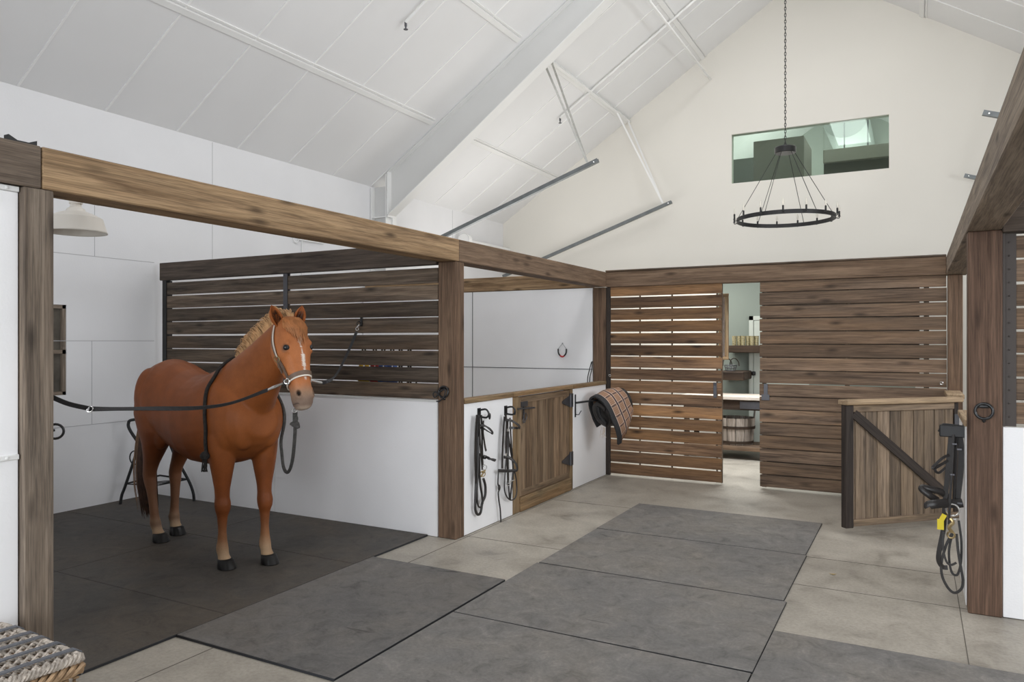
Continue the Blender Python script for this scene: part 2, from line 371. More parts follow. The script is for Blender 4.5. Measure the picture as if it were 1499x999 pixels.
def smoothpath(pts, k=6, closed=False):
    # Catmull-Rom through the given points
    pts = [Vector(p) for p in pts]; n = len(pts); out = []
    rng = range(n if closed else n-1)
    for i in rng:
        p0 = pts[(i-1) % n] if (closed or i > 0) else pts[0]
        p1 = pts[i]; p2 = pts[(i+1) % n]
        p3 = pts[(i+2) % n] if (closed or i+2 < n) else pts[-1]
        for j in range(k):
            t = j/k; t2 = t*t; t3 = t2*t
            out.append(.5*((2*p1)+(-p0+p2)*t+(2*p0-5*p1+4*p2-p3)*t2+(-p0+3*p1-3*p2+p3)*t3))
    if not closed: out.append(pts[-1])
    return out
# ================================================================== THE ROOM
XW, XE, YF, YG = -7.62, 4.36, -3.2, 13.7
EZ, SL, XR = 4.21, .652, -1.63
RZ = EZ+SL*(XR-XW)
def roofz(x): return EZ+SL*(x-XW) if x < XR else EZ+SL*(XE-x)
m = MB(); m.box((XW-.3, YF-3, -.3), (XE+.3, 22.5, 0)); struct(m, 'floor', 'concrete')
# saw-cut joints in the slab
def joint(p, q):
    p = Vector(p); q = Vector(q); return p, q
m = MB()
for p, q in [((-3.52, 9.1), (-3.52, -1)), ((.255, 6.5), (.255, -1)), ((-3.8, 5.69), (.3, 5.69)), ((-3.5, 7.45), (-2.6, 7.45)), ((-.78, 6.46), (.28, 6.46))]:
    m.bar((p[0], p[1], .0005), (q[0], q[1], .0005), .0045, .002)
j = m.build('trim_1', flat('saw_cut', (.10, .09, .075), .8)); j['kind'] = 'structure'

# exterior walls; the left one has a window opening (y 3.7-4.53, z 1.2-2.116)
m = MB()
for a, b in [((YF, 0), (3.62, EZ)), ((4.535, 0), (13.7, EZ)), ((3.62, 0), (4.535, 1.2)), ((3.62, 2.118), (4.535, EZ))]:
    m.box((XW-.15, a[0], a[1]), (XW, b[0], b[1]))
struct(m, 'wall_left', 'wall')
m = MB()   # unseen opening added in the right wall for the side fill
for a, b in [((YF, 0), (YG, 2.0)), ((YF, 3.5), (YG, EZ)), ((YF, 2.0), (1.0, 3.5)), ((9.0, 2.0), (YG, 3.5))]: m.box((XE, a[0], a[1]), (XE+.15, b[0], b[1]))
struct(m, 'wall_right', 'wall')
# seams between the left wall's panels
m = MB()
for z in (.872, 1.752, 2.643): m.box((XW, YF, z-.003), (XW+.002, 5.53, z+.003))
for y, z0, z1 in [(4.80, .872, 1.752), (4.83, 2.643, 3.6), (6.33, 2.643, EZ-.01), (11.75, 2.6, EZ-.01), (2.6, 0, EZ-.01)]: m.box((XW, y-.0025, z0), (XW+.002, y+.0025, z1))
m.box((XW, 5.62, 1.40), (XW+.002, 9.1, 1.408))
o = m.build('trim_2', flat('panel_seam_grey', (.42, .42, .43), .6)); o['kind'] = 'structure'
# gable wall with the inside window
WX0, WX1, WZ0, WZ1 = -2.911, -.379, 4.587, 5.470
m = MB(); fn = lambda p, d: Vector((p[0], d, p[1]))
T = .16
for poly in ([(XW-.1, 0), (XE+.1, 0), (XE+.1, EZ), (XE, EZ), (WX1, WZ0), (WX0, WZ0), (XW, EZ), (XW-.1, EZ)],
             [(XW, EZ), (WX0, WZ0), (WX0, WZ1), (WX0, roofz(WX0)+.05)], [(XE, EZ), (WX1, roofz(WX1)+.05), (WX1, WZ1), (WX1, WZ0)],
             [(WX0, WZ1), (WX1, WZ1), (WX1, roofz(WX1)+.05), (XR, RZ+.05), (WX0, roofz(WX0)+.05)]):
    m.prism(poly, fn, YG, YG+T)
struct(m, 'wall_back', 'cream')
w = MB(); w.box((WX0+.005, YG+.03, WZ0+.005), (WX1-.005, YG+.045, WZ1-.005)); win = struct(w, 'window_1', 'glass')
# front gable: the big barn doors stand open, daylight comes in here
m = MB()
for poly in ([(XW, 0), (-4.2, 0), (-4.2, 4.0), (XW, 4.0)], [(1.3, 0), (XE, 0), (XE, 4.0), (1.3, 4.0)], [(XW, 4.0), (XE, 4.0), (XE, EZ), (XR, RZ), (XW, EZ)]):
    m.prism(poly, fn, YF-.16, YF)
struct(m, 'wall_front', 'wall')
# ceiling: two slopes
m = MB(); fy = lambda p, d: Vector((p[0], d, p[1]))
m.prism([(XW-.1, EZ-.1*SL), (XR, RZ), (XR, RZ+.12), (XW-.1, EZ-.1*SL+.12)], fy, YF-.16, 22)
m.prism([(XE+.1, EZ-.1*SL), (XR, RZ), (XR, RZ+.12), (XE+.1, EZ-.1*SL+.12)], fy, YF-.16, 22)
struct(m, 'ceiling', 'ceil')
CA = math.sqrt(1+SL*SL); nL = Vector((SL, 0, -1))/CA; nR = Vector((-SL, 0, -1))/CA   # pointing down into the room
def onroof(x, y, d=0): 
    return Vector((x, y, roofz(x)))+(nL if x < XR else nR)*d
# ribs of the insulated ceiling panels (run up the slope, .883 m apart)
m = MB(); k = 0
y = 4.062-.883*8
while y < YG-.05:
    if y > YF+.1:
        for (xa, xb, nn) in ((XW+.01, XR-.02, nL), (XR+.02, XE-.01, nR)):
            m.bar(onroof(xa, y, .004), onroof(xb, y, .004), .020, .010, nn)
    y += .883
o = m.build('trim_3', flat('white_rib', (.88, .88, .88), .4)); o['kind'] = 'structure'
# purlin covers along the building
for i, x in enumerate((-6.37, -4.905, -3.43, .10, 1.60, 3.1)):
    m = MB(); nn = nL if x < XR else nR
    for (ya, yb) in ((YF, 9.25), (9.62, YG)):
        m.bar(onroof(x, ya, .014), onroof(x, yb, .014), .075, .028, nn, .004)
        m.bar(onroof(x+.055, ya, .008), onroof(x+.055, yb, .008), .02, .016, nn)
    o = m.build('trim_%d' % (4+i), 'steel_white'); o['kind'] = 'structure'
# rafters: tapered plate girders at y 9.35-9.6
def rafter(sgn):
    X = lambda x: x if sgn < 0 else 2*XR-x
    nm = 'white tapered steel rafter climbing the left roof slope' if sgn < 0 else 'white tapered steel rafter on the right roof slope'
    e = thing('steel_rafter', nm, 'rafter', (X(-7.3), 9.45, 0), 'steel rafters carrying the roof')
    def low(x): return roofz(x)-(.70-.062*(x+7.2))
    xs = [-7.28, -6.2, -5.2, -4.2, -3.2, -2.3, -1.63]
    w = MB(); f = lambda p, d: Vector((X(p[0]), d, p[1]))
    w.prism([(x, low(x)) for x in xs]+[(x, roofz(x)-.03) for x in reversed(xs)], f, 9.44, 9.455); w.build('web', 'steel_grey', e)
    for nme, g in (('bottom_flange', lambda x: low(x)), ('top_flange', lambda x: roofz(x)-.022)):
        w = MB(); w.prism([(x, g(x)-.014) for x in xs]+[(x, g(x)) for x in reversed(xs)], f, 9.35, 9.545); w.build(nme, 'steel_white', e)
    w = MB(); w.box((X(-7.29), 9.35, low(-7.28)-.03), (X(-7.265), 9.545, roofz(-7.27)-.03)); w.build('end_plate', 'steel_white', e)
    c = thing('steel_column', 'white steel column under the %s rafter against the wall' % ('left' if sgn < 0 else 'right'), 'column', (X(-7.45), 9.45, 0), 'steel columns')
    w = MB(); w.box((X(-7.60), 9.44, .01), (X(-7.31), 9.455, 4.2)); w.build('web', 'steel_grey', c)
    for xx in (-7.61, -7.315):
        w = MB(); w.box((X(xx), 9.35, .01), (X(xx+.014), 9.545, 4.21+SL*(xx+7.62)-.04)); w.build('flange', 'steel_white', c)
    w = MB(); w.box((X(-7.60), 9.36, 3.70), (X(-7.32), 9.535, 3.715)); w.build('stiffener_plate', 'steel_white', c)
rafter(-1); rafter(1)

# ------------------------------------------------------------------ timber posts and beams
BZ0, BZ1 = 2.455, 2.65
def lumber(name, a, b, mat, label, cat, group=None, bev=.006):
    m = MB(); m.box(a, b, None, bev); return tag(m.build(name, mat), label, cat, group)
lumber('timber_post', (-3.74, 5.532, 0), (-3.553, 5.672, BZ0-.002), 'post', 'square brown timber post between slatted stall partition and hanging bridles', 'post', 'timber posts')
lumber('timber_post', (-3.74, 1.92, 0), (-3.552, 2.056, BZ0-.002), 'post_grey', 'weathered grey timber post beside the wicker basket, with white stains', 'post', 'timber posts')
lumber('timber_post', (-3.735, 9.152, 0), (-3.56, 9.30, BZ0-.002), 'post', 'reddish timber post in the corner behind the plaid saddle cover', 'post', 'timber posts')
lumber('timber_post', (.297, 5.61, 0), (.484, 5.75, BZ0-.002), 'post_dark', 'dark reddish timber post with an iron tie ring, at right', 'post', 'timber posts')
lumber('timber_post', (.302, 9.152, 0), (.44, 9.30, BZ0-.002), 'post', 'timber post at the right end of the slatted tack room front', 'post', 'timber posts')
lumber('timber_beam', (-3.742, 2.002, BZ0), (-3.55, 5.585, BZ1), 'beam', 'long light brown beam over the front of the horse stall', 'beam', 'timber beams')
lumber('timber_beam', (-3.742, 5.587, BZ0), (-3.55, 9.148, BZ1), 'beam_mid', 'brown beam over the closed stall gate and bridles', 'beam', 'timber beams')
lumber('timber_beam', (-3.742, -2.4, BZ0), (-3.55, 1.998, BZ1), 'beam_grey', 'darker weathered beam end above the white panel at far left', 'beam', 'timber beams')
lumber('timber_beam', (-3.56, 9.15, BZ0), (.29, 9.34, BZ1), 'beam_mid', 'brown header beam across the tack room front', 'beam', 'timber beams')
lumber('thin_board', (-3.56, 9.14, BZ1+.001), (.29, 9.34, BZ1+.022), 'slat_dark', 'thin dark board lying on the tack room header beam', 'board')
lumber('timber_beam', (.29, -2.4, BZ0), (.48, 9.34, BZ1), 'beam_pale', 'long beam overhead at upper right corner of the photo', 'beam', 'timber beams')
lumber('timber_beam', (.482, 5.60, BZ0-.02), (4.34, 5.74, BZ1), 'beam_dark', 'dark knotty beam behind the post with the iron ring', 'beam', 'timber beams')
lumber('timber_beam', (-7.56, 9.15, BZ0), (-3.745, 9.24, BZ1), 'beam', 'brown beam along the back of the empty stall', 'beam', 'timber beams')
for (x, y, l) in ((-3.66, 1.73, 'shorter black metal bracket on top of the weathered beam, at frame edge'), (-3.66, 1.965, 'longer black bow-shaped bracket on the beam joint above the left post')):
    m = MB(); ln = .07 if 'shorter' in l else .125
    m.prism([(-ln/2, 0), (ln/2, 0), (ln/2, .042), (ln*.2, .026), (-ln*.2, .026), (-ln/2, .045)], lambda p, d: Vector((x+d, y+p[0], BZ1+.001+p[1])), -.02, .02)
    tag(m.build('beam_bracket', 'black'), l, 'bracket', 'black brackets on the beam')

# ------------------------------------------------------------------ slatted panels
def slats(m, x0, x1, y0, y1, zs, h, axis=0, wob=.003, bev=.003):
    for z in zs:
        d = random.uniform(-wob, wob)
        if random.random() < .0: continue
        m.box((x0, y0, z+d), (x1, y1, z+h+d+random.uniform(-wob, wob)), axis, bev)
# stall partition behind the horse
e = thing('stall_partition', 'dark slatted stall partition over a white panel, behind the horse', 'partition', (-5.6, 5.55, 0))
m = MB(); slats(m, -7.44, -3.745, 5.535, 5.56, [1.225+.1495*k for k in range(8)], .136); m.build('slat_panel', 'slat_dark', e)
m = MB(); m.box((-7.495, 5.505, 2.432), (-3.745, 5.585, 2.628), 0, .005); m.build('top_beam', 'beam_dark', e)
m = MB(); m.box((-7.47, 5.525, 1.2), (-7.405, 5.535, 2.43)); m.box((-7.47, 5.565, 1.2), (-7.40, 5.60, 2.43)); m.build('end_channel', 'black', e)
m = MB(); m.box((-5.615, 5.527, 1.30), (-5.56, 5.534, 2.43)); m.box((-5.615, 5.562, 1.23), (-5.56, 5.57, 2.43)); m.build('steel_strap', 'gunmetal', e)
m = MB(); m.box((-7.6, 5.53, 0.004), (-3.745, 5.575, 1.205), 0, .003); m.build('lower_panel', 'panel', e)
m = MB(); m.box((-7.58, 5.525, 1.206), (-3.745, 5.58, 1.222), 0); m.build('sill_strip', 'steel_grey', e)
m = MB(); m.box((-5.735, 5.528, .01), (-5.725, 5.53, 1.2)); m.box((-3.752, 5.526, .004), (-3.745, 5.53, 1.2)); m.build('panel_joint', 'steel_white', e)
# partition of the right-hand stall
e = thing('stall_partition', 'slatted stall partition over white panel, right of the dark post', 'partition', (2.4, 5.67, 0))
m = MB(); slats(m, .545, 4.3, 5.66, 5.685, [1.228+.1495*k for k in range(8)], .136); m.build('slat_panel', 'slat', e)
m = MB(); m.box((.487, 5.625, 1.21), (.50, 5.66, 2.43)); m.box((.5, 5.648, 1.21), (.56, 5.656, 2.43))
for k in range(14): m.ball((.522, 5.646, 1.27+k*.085), (.006, .004, .006), 8, 6)
m.build('steel_channel', flat('dark_bronze_channel', (.055, .045, .04), .5, .4), e)
m = MB(); m.box((.487, 5.625, .004), (4.3, 5.67, 1.205), 0, .003); m.build('lower_panel', 'panel', e)
# white lining of the near left wall beside the post
e = thing('stall_lining', 'tall white wall panel left of the weathered post', 'panel', (-3.63, 0, 0))
m = MB(); m.box((-3.66, .9, .003), (-3.585, 1.915, 2.425), 2, .003); m.build('panel_board', 'panel', e)
zt = onx(20, 670, -3.58).z
for z in (zt, 2.438):
    m = MB(); m.box((-3.66, .9, z-.012), (-3.575, 1.915, z+.012), 1, .003); m.ball((-3.573, 1.86, z), (.004, .008, .008), 8, 6); m.build('cover_strip', 'steel_white', e)
m = MB(); m.box((-7.6, 1.955, .003), (-3.745, 2.0, 1.205)); tag(m.build('low_partition', 'panel'), 'low white side partition of the horse stall behind the left post', 'panel')

# ------------------------------------------------------------------ fronts of the stalls beside the aisle
e = thing('stall_barrier', 'low white stall front where the two bridles hang, with wooden top rail', 'panel', (-3.6, 6.1, 0), 'low white stall fronts')
m = MB(); m.box((-3.61, 5.675, .004), (-3.553, 6.585, 1.183), 1, .003); m.build('panel_board', 'panel', e)
m = MB(); m.box((-3.65, 5.676, 1.185), (-3.545, 6.585, 1.228), 1, .004); m.build('top_rail', 'trim', e)
e = thing('stall_barrier', 'low white stall front behind the plaid saddle cover, with wooden top rail', 'panel', (-3.6, 8.5, 0), 'low white stall fronts')
m = MB(); m.box((-3.61, 8.085, .004), (-3.553, 9.145, 1.183), 1, .003); m.build('panel_board', 'panel', e)
m = MB(); m.box((-3.65, 8.085, 1.185), (-3.545, 9.145, 1.228), 1, .004); m.build('top_rail', 'trim', e)
e = thing('stall_barrier', 'narrow white stall front behind the bridle on the dark post side', 'panel', (.33, 6.2, 0), 'low white stall fronts')
m = MB(); m.box((.293, 5.755, .004), (.35, 6.60, 1.183), 1, .003); m.build('panel_board', 'panel', e)
m = MB(); m.box((.283, 5.755, 1.185), (.40, 6.60, 1.228), 1, .004); m.build('top_rail', 'cap', e)
e = thing('stall_barrier', 'low white stall front at the hinge of the open gate', 'panel', (.33, 8.7, 0), 'low white stall fronts')
m = MB(); m.box((.293, 8.44, .004), (.35, 9.145, 1.183), 1, .003); m.build('panel_board', 'panel', e)
m = MB(); m.box((.27, 8.44, 1.185), (.42, 9.145, 1.228), 1, .004); m.build('top_rail', 'cap', e)

# closed gate on the left
e = thing('stall_gate', 'closed brown plank stall gate between two white stall fronts', 'gate', (-3.6, 7.33, 0), 'stall gates')
def gz(z): return z
m = MB(); n = 9; y0, y1 = 6.745, 8.01
ws = [random.uniform(.8, 1.2) for _ in range(n)]; tot = sum(ws); yy = y0
for wv in ws:
    d = (y1-y0)*wv/tot; m.box((-3.59, yy+.003, .16), (-3.572+random.uniform(-.002, .002), yy+d-.003, 1.13), 2, .003); yy += d
m.build('plank_panel', 'gate_warm', e)
m = MB()
m.box((-3.612, 6.745, .15), (-3.566, 6.80, 1.175), 2, .003); m.box((-3.612, 7.955, .15), (-3.566, 8.01, 1.175), 2, .003)
m.box((-3.612, 6.80, 1.11), (-3.566, 7.955, 1.175), 1, .003); m.box((-3.612, 6.80, .15), (-3.566, 7.955, .215), 1, .003)
m.build('gate_frame', 'gate_warm', e)
# latch and hinges
m = MB(); P = lambda px, py: onx(px, py, -3.553)
a, b = P(757, 599), P(782, 597)
m.bar(a+Vector((0, 0, 0)), b, .016, .022, (1, 0, 0)); m.box((-3.566, 6.78, 1.07), (-3.558, 6.93, 1.125), 1); m.ring(P(769, 610), .035, .005, (1, 0, 0)); m.box((-3.566, 6.83, .95), (-3.552, 6.845, 1.07), 2); m.ring(P(767, 616), .022, .006, (1, 0, 0))
m.build('slide_latch', 'gunmetal', e)
for z in (1.045, .36):
    m = MB(); m.prism([(8.0, z-.065), (8.0, z+.065), (7.80, z+.012), (7.80, z-.012)], lambda p, d: Vector((d, p[0], p[1])), -3.565, -3.557)
    m.box((-3.566, 8.012, z-.07), (-3.545, 8.075, z+.09), 2); m.tube([(-3.55, 8.008, z-.07), (-3.55, 8.008, z+.08)], .011); m.build('strap_hinge', 'gunmetal', e)
e = thing('gate_surround', 'pale wooden surround with top rail and threshold around the closed gate', 'frame', (-3.6, 7.33, 0))
for nm_, a, b in (('jamb', (-3.65, 6.59, .004), (-3.553, 6.735, 1.183)), ('jamb', (-3.65, 8.018, .004), (-3.553, 8.08, 1.183)), ('top_rail', (-3.65, 6.59, 1.187), (-3.545, 8.08, 1.228)), ('threshold', (-3.65, 6.74, .004), (-3.54, 8.014, .145))):
    m = MB(); m.box(a, b, None, .004); m.build(nm_, 'trim', e)

# open gate on the right
g0 = Vector((.345, 8.34, 0)); g1 = Vector((-.585, 7.43, 0)); gd = (g1-g0); GL = gd.length; gx = gd.normalized(); gn = Vector((gx.y, -gx.x, 0))
if gn.dot(Vector((-.2, -1, 0))) < 0: gn = -gn
def GP(u, d, z): return g0+gx*u+gn*d+Vector((0, 0, z))
GM = Matrix((gx, gn, Vector((0, 0, 1)))).transposed().to_4x4(); GM.translation = g0
e = thing('stall_gate', 'open stall gate of grey-brown planks with a dark diagonal brace', 'gate', g0, 'stall gates')
m = MB(); u = .03; n = 9
while u < GL-.085:
    wv = min(random.uniform(.115, .145), GL-.085-u+.001); m.box((u+.003, -.01, .10), (u+wv-.003, .012+random.uniform(-.002, .002), 1.12), 2, .003, GM); u += wv
m.build('plank_panel', 'gate', e)
m = MB(); m.box((GL-.085, -.02, .045), (GL, .045, 1.165), 2, .004, GM); m.build('stile', 'gate_frame', e)
m = MB(); m.box((0, -.02, .06), (.05, .03, 1.165), 2, .004, GM); m.build('stile', 'gate_frame', e)
m = MB(); m.box((.05, -.018, 1.10), (GL-.085, .03, 1.165), 0, .004, GM); m.build('top_frame_rail', 'gate', e)
m = MB(); m.box((.0, -.018, .055), (GL-.085, .04, .115), 0, .004, GM); m.build('bottom_rail', 'gate', e)
m = MB(); a = GP(GL-.10, .022, 1.09); b = GP(.16, .022, .30); m.bar(a, b, .016, .085, (b-a).cross(gn), .003); m.build('diagonal_brace', 'gate_frame', e)
m = MB(); m.box((-.02, -.05, 1.167), (GL+.01, .07, 1.212), 0, .005, GM); m.build('top_cap', 'cap', e)
for z in (.3, 1.0):
    m = MB(); m.box((-.012, .0, z-.05), (.05, .034, z+.05), 2, .002, GM); m.tube([GP(-.012, .02, z-.06), GP(-.012, .02, z+.06)], .011); m.build('hinge', 'gunmetal', e)

# ------------------------------------------------------------------ tack room front: sliding door and fixed slats
ZG = [2.33-.1535*k for k in range(16)]
def slatrow(m, x0, x1, y0, y1, gap):
    for z in ZG:
        if z+.1535 < .1: continue
        d = random.uniform(-.004, .004); t = random.uniform(-.004, .004)
        top = min(z+.1535-gap+random.uniform(-.003, .003), 2.452); lo = max(z+d*.3, .018)
        if top-lo > .03: m.box((x0+random.uniform(0, .006), y0, lo), (x1-random.uniform(0, .008), y1, top), 0, .003)
e = thing('sliding_door', 'slatted sliding door with wide bright gaps, left of the doorway', 'door', (-2.8, 9.2, 0), 'slatted door leaves of the tack room')
m = MB(); slatrow(m, -3.50, -2.062, 9.17, 9.19, .0165); m.build('slat_panel', 'slat_warm', e)
m = MB()
for x in (-2.14, -3.12, -2.70): m.box((x, 9.205, .02), (x+.013, 9.235, 2.45), 2)
m.box((-2.085, 9.193, .02), (-2.066, 9.235, 2.45), 2); m.build('back_batten', 'slat_dark', e)
m = MB(); m.box((-3.555, 9.165, .004), (-3.502, 9.20, 2.452), 2, .003); m.build('end_stile', 'gate_frame', e)
m = MB(); m.box((-2.165, 9.158, 1.06), (-2.125, 9.168, 1.245), 2, .002); m.ring((-2.145, 9.155, 1.225), .012, .004, (0, 1, 0)); m.build('latch_plate', 'gunmetal', e)
e = thing('sliding_door', 'wide slatted door leaf with narrow gaps, right of the doorway', 'door', (-.6, 9.2, 0), 'slatted door leaves of the tack room')
m = MB(); slatrow(m, -1.625, .297, 9.17, 9.19, .011); m.build('slat_panel', 'slat', e)
m = MB()
for z in ZG:
    if z > .15 and abs(z-1.25) > .1: m.box((-1.6, 9.215, z-.075), (.04, 9.232, z+.055), 0)
m.build('backing_slats', 'slat_dark', e)
m = MB()
for x in (-1.60, -.7, .08): m.box((x, 9.194, .02), (x+.05, 9.212, 2.45), 2)
m.build('back_batten', 'slat_dark', e)
m = MB(); m.box((-1.575, 9.158, 1.06), (-1.53, 9.168, 1.245), 2, .002); m.box((-1.60, 9.156, 1.05), (-1.51, 9.166, 1.12), 0, .002); m.build('latch_plate', 'gunmetal', e)
for (x, lab) in ((-3.50, 'small steel eye bolt on the slats above the plaid saddle cover'), (.245, 'small steel eye bolt on the slats near the right corner post')):
    m = MB(); m.ring((x, 9.15, 1.30), .014, .005, (0, 1, .3)); m.tube([(x, 9.15, 1.286), (x, 9.168, 1.286)], .004); tag(m.build('eye_bolt', 'chrome'), lab, 'bolt', 'eye bolts')
# back wall of the empty stall
m = MB(); m.box((-7.6, 9.16, .003), (-3.745, 9.23, 2.45)); struct(m, 'wall_stall', 'panel')
m = MB(); m.box((-7.6, 9.156, 1.372), (-3.745, 9.16, 1.38)); m.box((-5.60, 9.156, .01), (-5.592, 9.16, 2.45)); o = m.build('trim_20', 'gunmetal'); o['kind'] = 'structure'

# left wall window
w = MB(); w.box((XW-.06, 3.60, 1.2), (XW-.05, 4.53, 2.118)); ww = MB()
o = struct(w, 'window_2', flat('dusky_window_pane', (.10, .09, .075), .12, 0, .6, 0, 1, .5, 4))
for a, b in (((3.60, 1.2), (4.535, 1.235)), ((3.60, 2.08), (4.535, 2.118)), ((4.50, 1.2), (4.535, 2.118)), ((3.6, 1.62), (4.535, 1.66)), ((3.6, 1.2), (3.64, 2.118))):
    ww.box((XW-.05, a[0], a[1]), (XW-.012, b[0], b[1]))
o2 = ww.build('window_frame', 'post_grey', o)

# ------------------------------------------------------------------ rubber mats
def mat(x0, x1, y0, y1, key, label, th=.014, rot=0.0):
    c = Vector(((x0+x1)/2, (y0+y1)/2, 0)); e = thing('rubber_mat', label, 'mat', c, 'rubber floor mats')
    R_ = Matrix.Translation(c) @ Matrix.Rotation(rot, 4, 'Z'); hx, hy = (x1-x0)/2, (y1-y0)/2
    m = MB(); m.box((-hx+.0015, -hy+.0015, .004), (hx-.0015, hy-.0015, th), 0, .0025, R_); m.build('mat_top', key, e)
    m = MB(); m.box((-hx, -hy, .001), (hx, hy, th-.003), 0, .0, R_); m.build('mat_edge', 'mat_edge', e)
A0, A1 = -2.60, -.765
mat(A0-.003, A1-.018, 6.468, 7.662, 'mat', 'farthest of the grey rubber mats lying across the aisle', rot=-.003)
mat(A0, A1-.01, 5.256, 6.452, 'mat', 'second grey rubber mat across the aisle, counted from the tack room')
mat(A0-.01, A1+.012, 4.040, 5.240, 'mat', 'third grey rubber mat across the aisle, counted from the tack room', rot=.002)
mat(A0-.01, A1+.01, 2.815, 4.026, 'mat', 'nearest grey rubber mat across the aisle, cut by the bottom edge', rot=-.002)
pa, pb = onz(1136, 929, 0), onz(1494, 988, 0)
mat(A1+.016, A1+1.27, 2.1, (pa.y+pb.y)/2, 'mat', 'grey rubber mat at the bottom right, in front of bare concrete', rot=.0)
mat(-3.836, -2.622, 2.932, 4.745, 'mat_mid', 'rubber mat leading out of the horse stall into the aisle', .018)
for (x0, x1, y0, y1, lab) in ((-5.672, -3.842, 2.06, 3.298, 'front stall mat between the left post and the concrete edge'), (-5.672, -3.842, 3.300, 4.518, 'stained stall mat under the horse front hooves'), (-5.672, -3.842, 4.520, 5.515, 'stall mat along the white panel of the slatted partition'),
                          (-7.60, -5.674, 2.06, 3.298, 'dark stall mat half hidden behind the left post'), (-7.60, -5.674, 3.300, 4.518, 'stained stall mat under the horse hind hooves, below the window wall'), (-7.60, -5.674, 4.520, 5.515, 'stall mat in the back corner under the black saddle stand')):
    mat(x0, x1, y0, y1, 'mat_stall', lab, .018)
# dry leaf on the concrete
m = MB(); p = onz(1218, 841, .004); m.prism([(-.02, 0), (0, .012), (.03, .004), (.01, -.012)], lambda q, d: Vector((p.x+q[0], p.y+q[1], .002+d+abs(q[0])*.2)), 0, .002)
tag(m.build('dry_leaf', 'soil'), 'small dry leaf lying on the concrete right of the aisle mats', 'leaf')
# ================================================================== HARDWARE AND TACK ON THE LEFT STALL FRONT
def bridle_left(paths_px, scale, ox, oy, X, label, hookpx, ringpx, extra=None):
    P = lambda p, d=0: onx(ox+p[0]/scale, oy+p[1]/scale, X+d)
    base = P(hookpx); e = thing('hanging_bridle', label, 'bridle', base, 'bridles on the stall fronts')
    for kind, pts, w, d0 in paths_px:
        cl = kind.endswith('*'); kd = kind.rstrip('*')
        pp = smoothpath([P(p[:2], d0+(p[2] if len(p) > 2 else 0)) for p in pts], 5, cl)
        m = MB()
        if kd in ('noseband', 'padded_noseband'): m.sweep(pp, [(w*.5*math.cos(a*PI/4), .009*math.sin(a*PI/4)) for a in range(8)], (1, 0, 0), cl)
        elif kd in ('reins', 'lead'): m.tube(pp, w*.62, 8, cl)
        else: m.strap(pp, w*1.45, .006, (1, 0, 0), cl)
        m.build({'padded_noseband': 'noseband', 'lead': 'end_strap'}.get(kd, kd), 'leather', e, True)
    return e, P
hk = lambda P, c, r: None
def wall_hook(P, c, ring, label, X):
    a = P(c); e = thing('bridle_hook', label, 'hook', a, 'bridle hooks')
    m = MB(); m.box((X-.004, a.y-.03, a.z-.045), (X+.006, a.y+.03, a.z+.05), 2, .003); m.build('back_plate', 'black', e)
    m = MB(); b = P(ring); m.ring((X+.05, b.y, b.z), .024, .007, (1, .35, 0)); m.build('ring', 'black', e)
    m = MB(); m.tube(smoothpath([(X+.006, a.y+.01, a.z+.03), (X+.07, a.y+.01, a.z+.04), (X+.10, a.y+.01, a.z+.0), (X+.075, a.y+.01, a.z-.035), (X+.006, a.y+.01, a.z-.03)], 4), .009); m.build('hook_arm', 'black', e)
XF = -3.553
e, P = bridle_left([
    ('headpiece', [(92, 138), (84, 250), (80, 400), (82, 560), (84, 640)], .022, .05),
    ('reins', [(100, 140), (92, 420), (84, 620), (78, 800), (84, 850), (100, 868), (118, 850), (130, 780), (150, 730), (152, 660), (138, 605)], .02, .035),
    ('reins', [(104, 300), (98, 560), (92, 700), (96, 790), (112, 815), (128, 800)], .014, .055),
    ('reins', [(108, 420), (112, 620), (128, 730), (132, 790)], .016, .05),
    ('cheek_strap', [(138, 180), (135, 260), (144, 330), (152, 380), (158, 402)], .014, .055),
    ('cheek_strap', [(122, 140), (128, 300), (130, 420), (133, 520)], .016, .04),
    ('cheek_strap', [(108, 150), (112, 300), (124, 460), (130, 540)], .014, .06),
    ('browband', [(104, 215, 0), (140, 216, .03), (178, 236, .08), (205, 266, .10), (200, 274, .10), (170, 258, .05), (140, 240, .0), (108, 232, 0)], .014, .05),
    ('noseband', [(138, 446, 0), (160, 450, .02), (190, 460, .07), (226, 472, .12)], .038, .05)],
    4.995, 680, 580, XF, 'black bridle at left on white stall front, with brass bit and single stub noseband', (105, 130), (150, 145))
for c, r, nm_, mt in (((146, 522), .022, 'bit_ring', 'chrome'), ((133, 570), .026, 'bit_ring', 'brass')):
    m = MB(); m.ring(P(c, .07), r, .0045, (.8, -.5, 0)); m.build(nm_, mt, e)
m = MB(); m.tube([P((128, 560), .06), P((150, 545), .09), P((122, 588), .11)], .008); m.build('bit', 'brass', e)
wall_hook(P, (105, 128), (150, 147), 'black wall hook carrying the left bridle beside the brown post', XF)
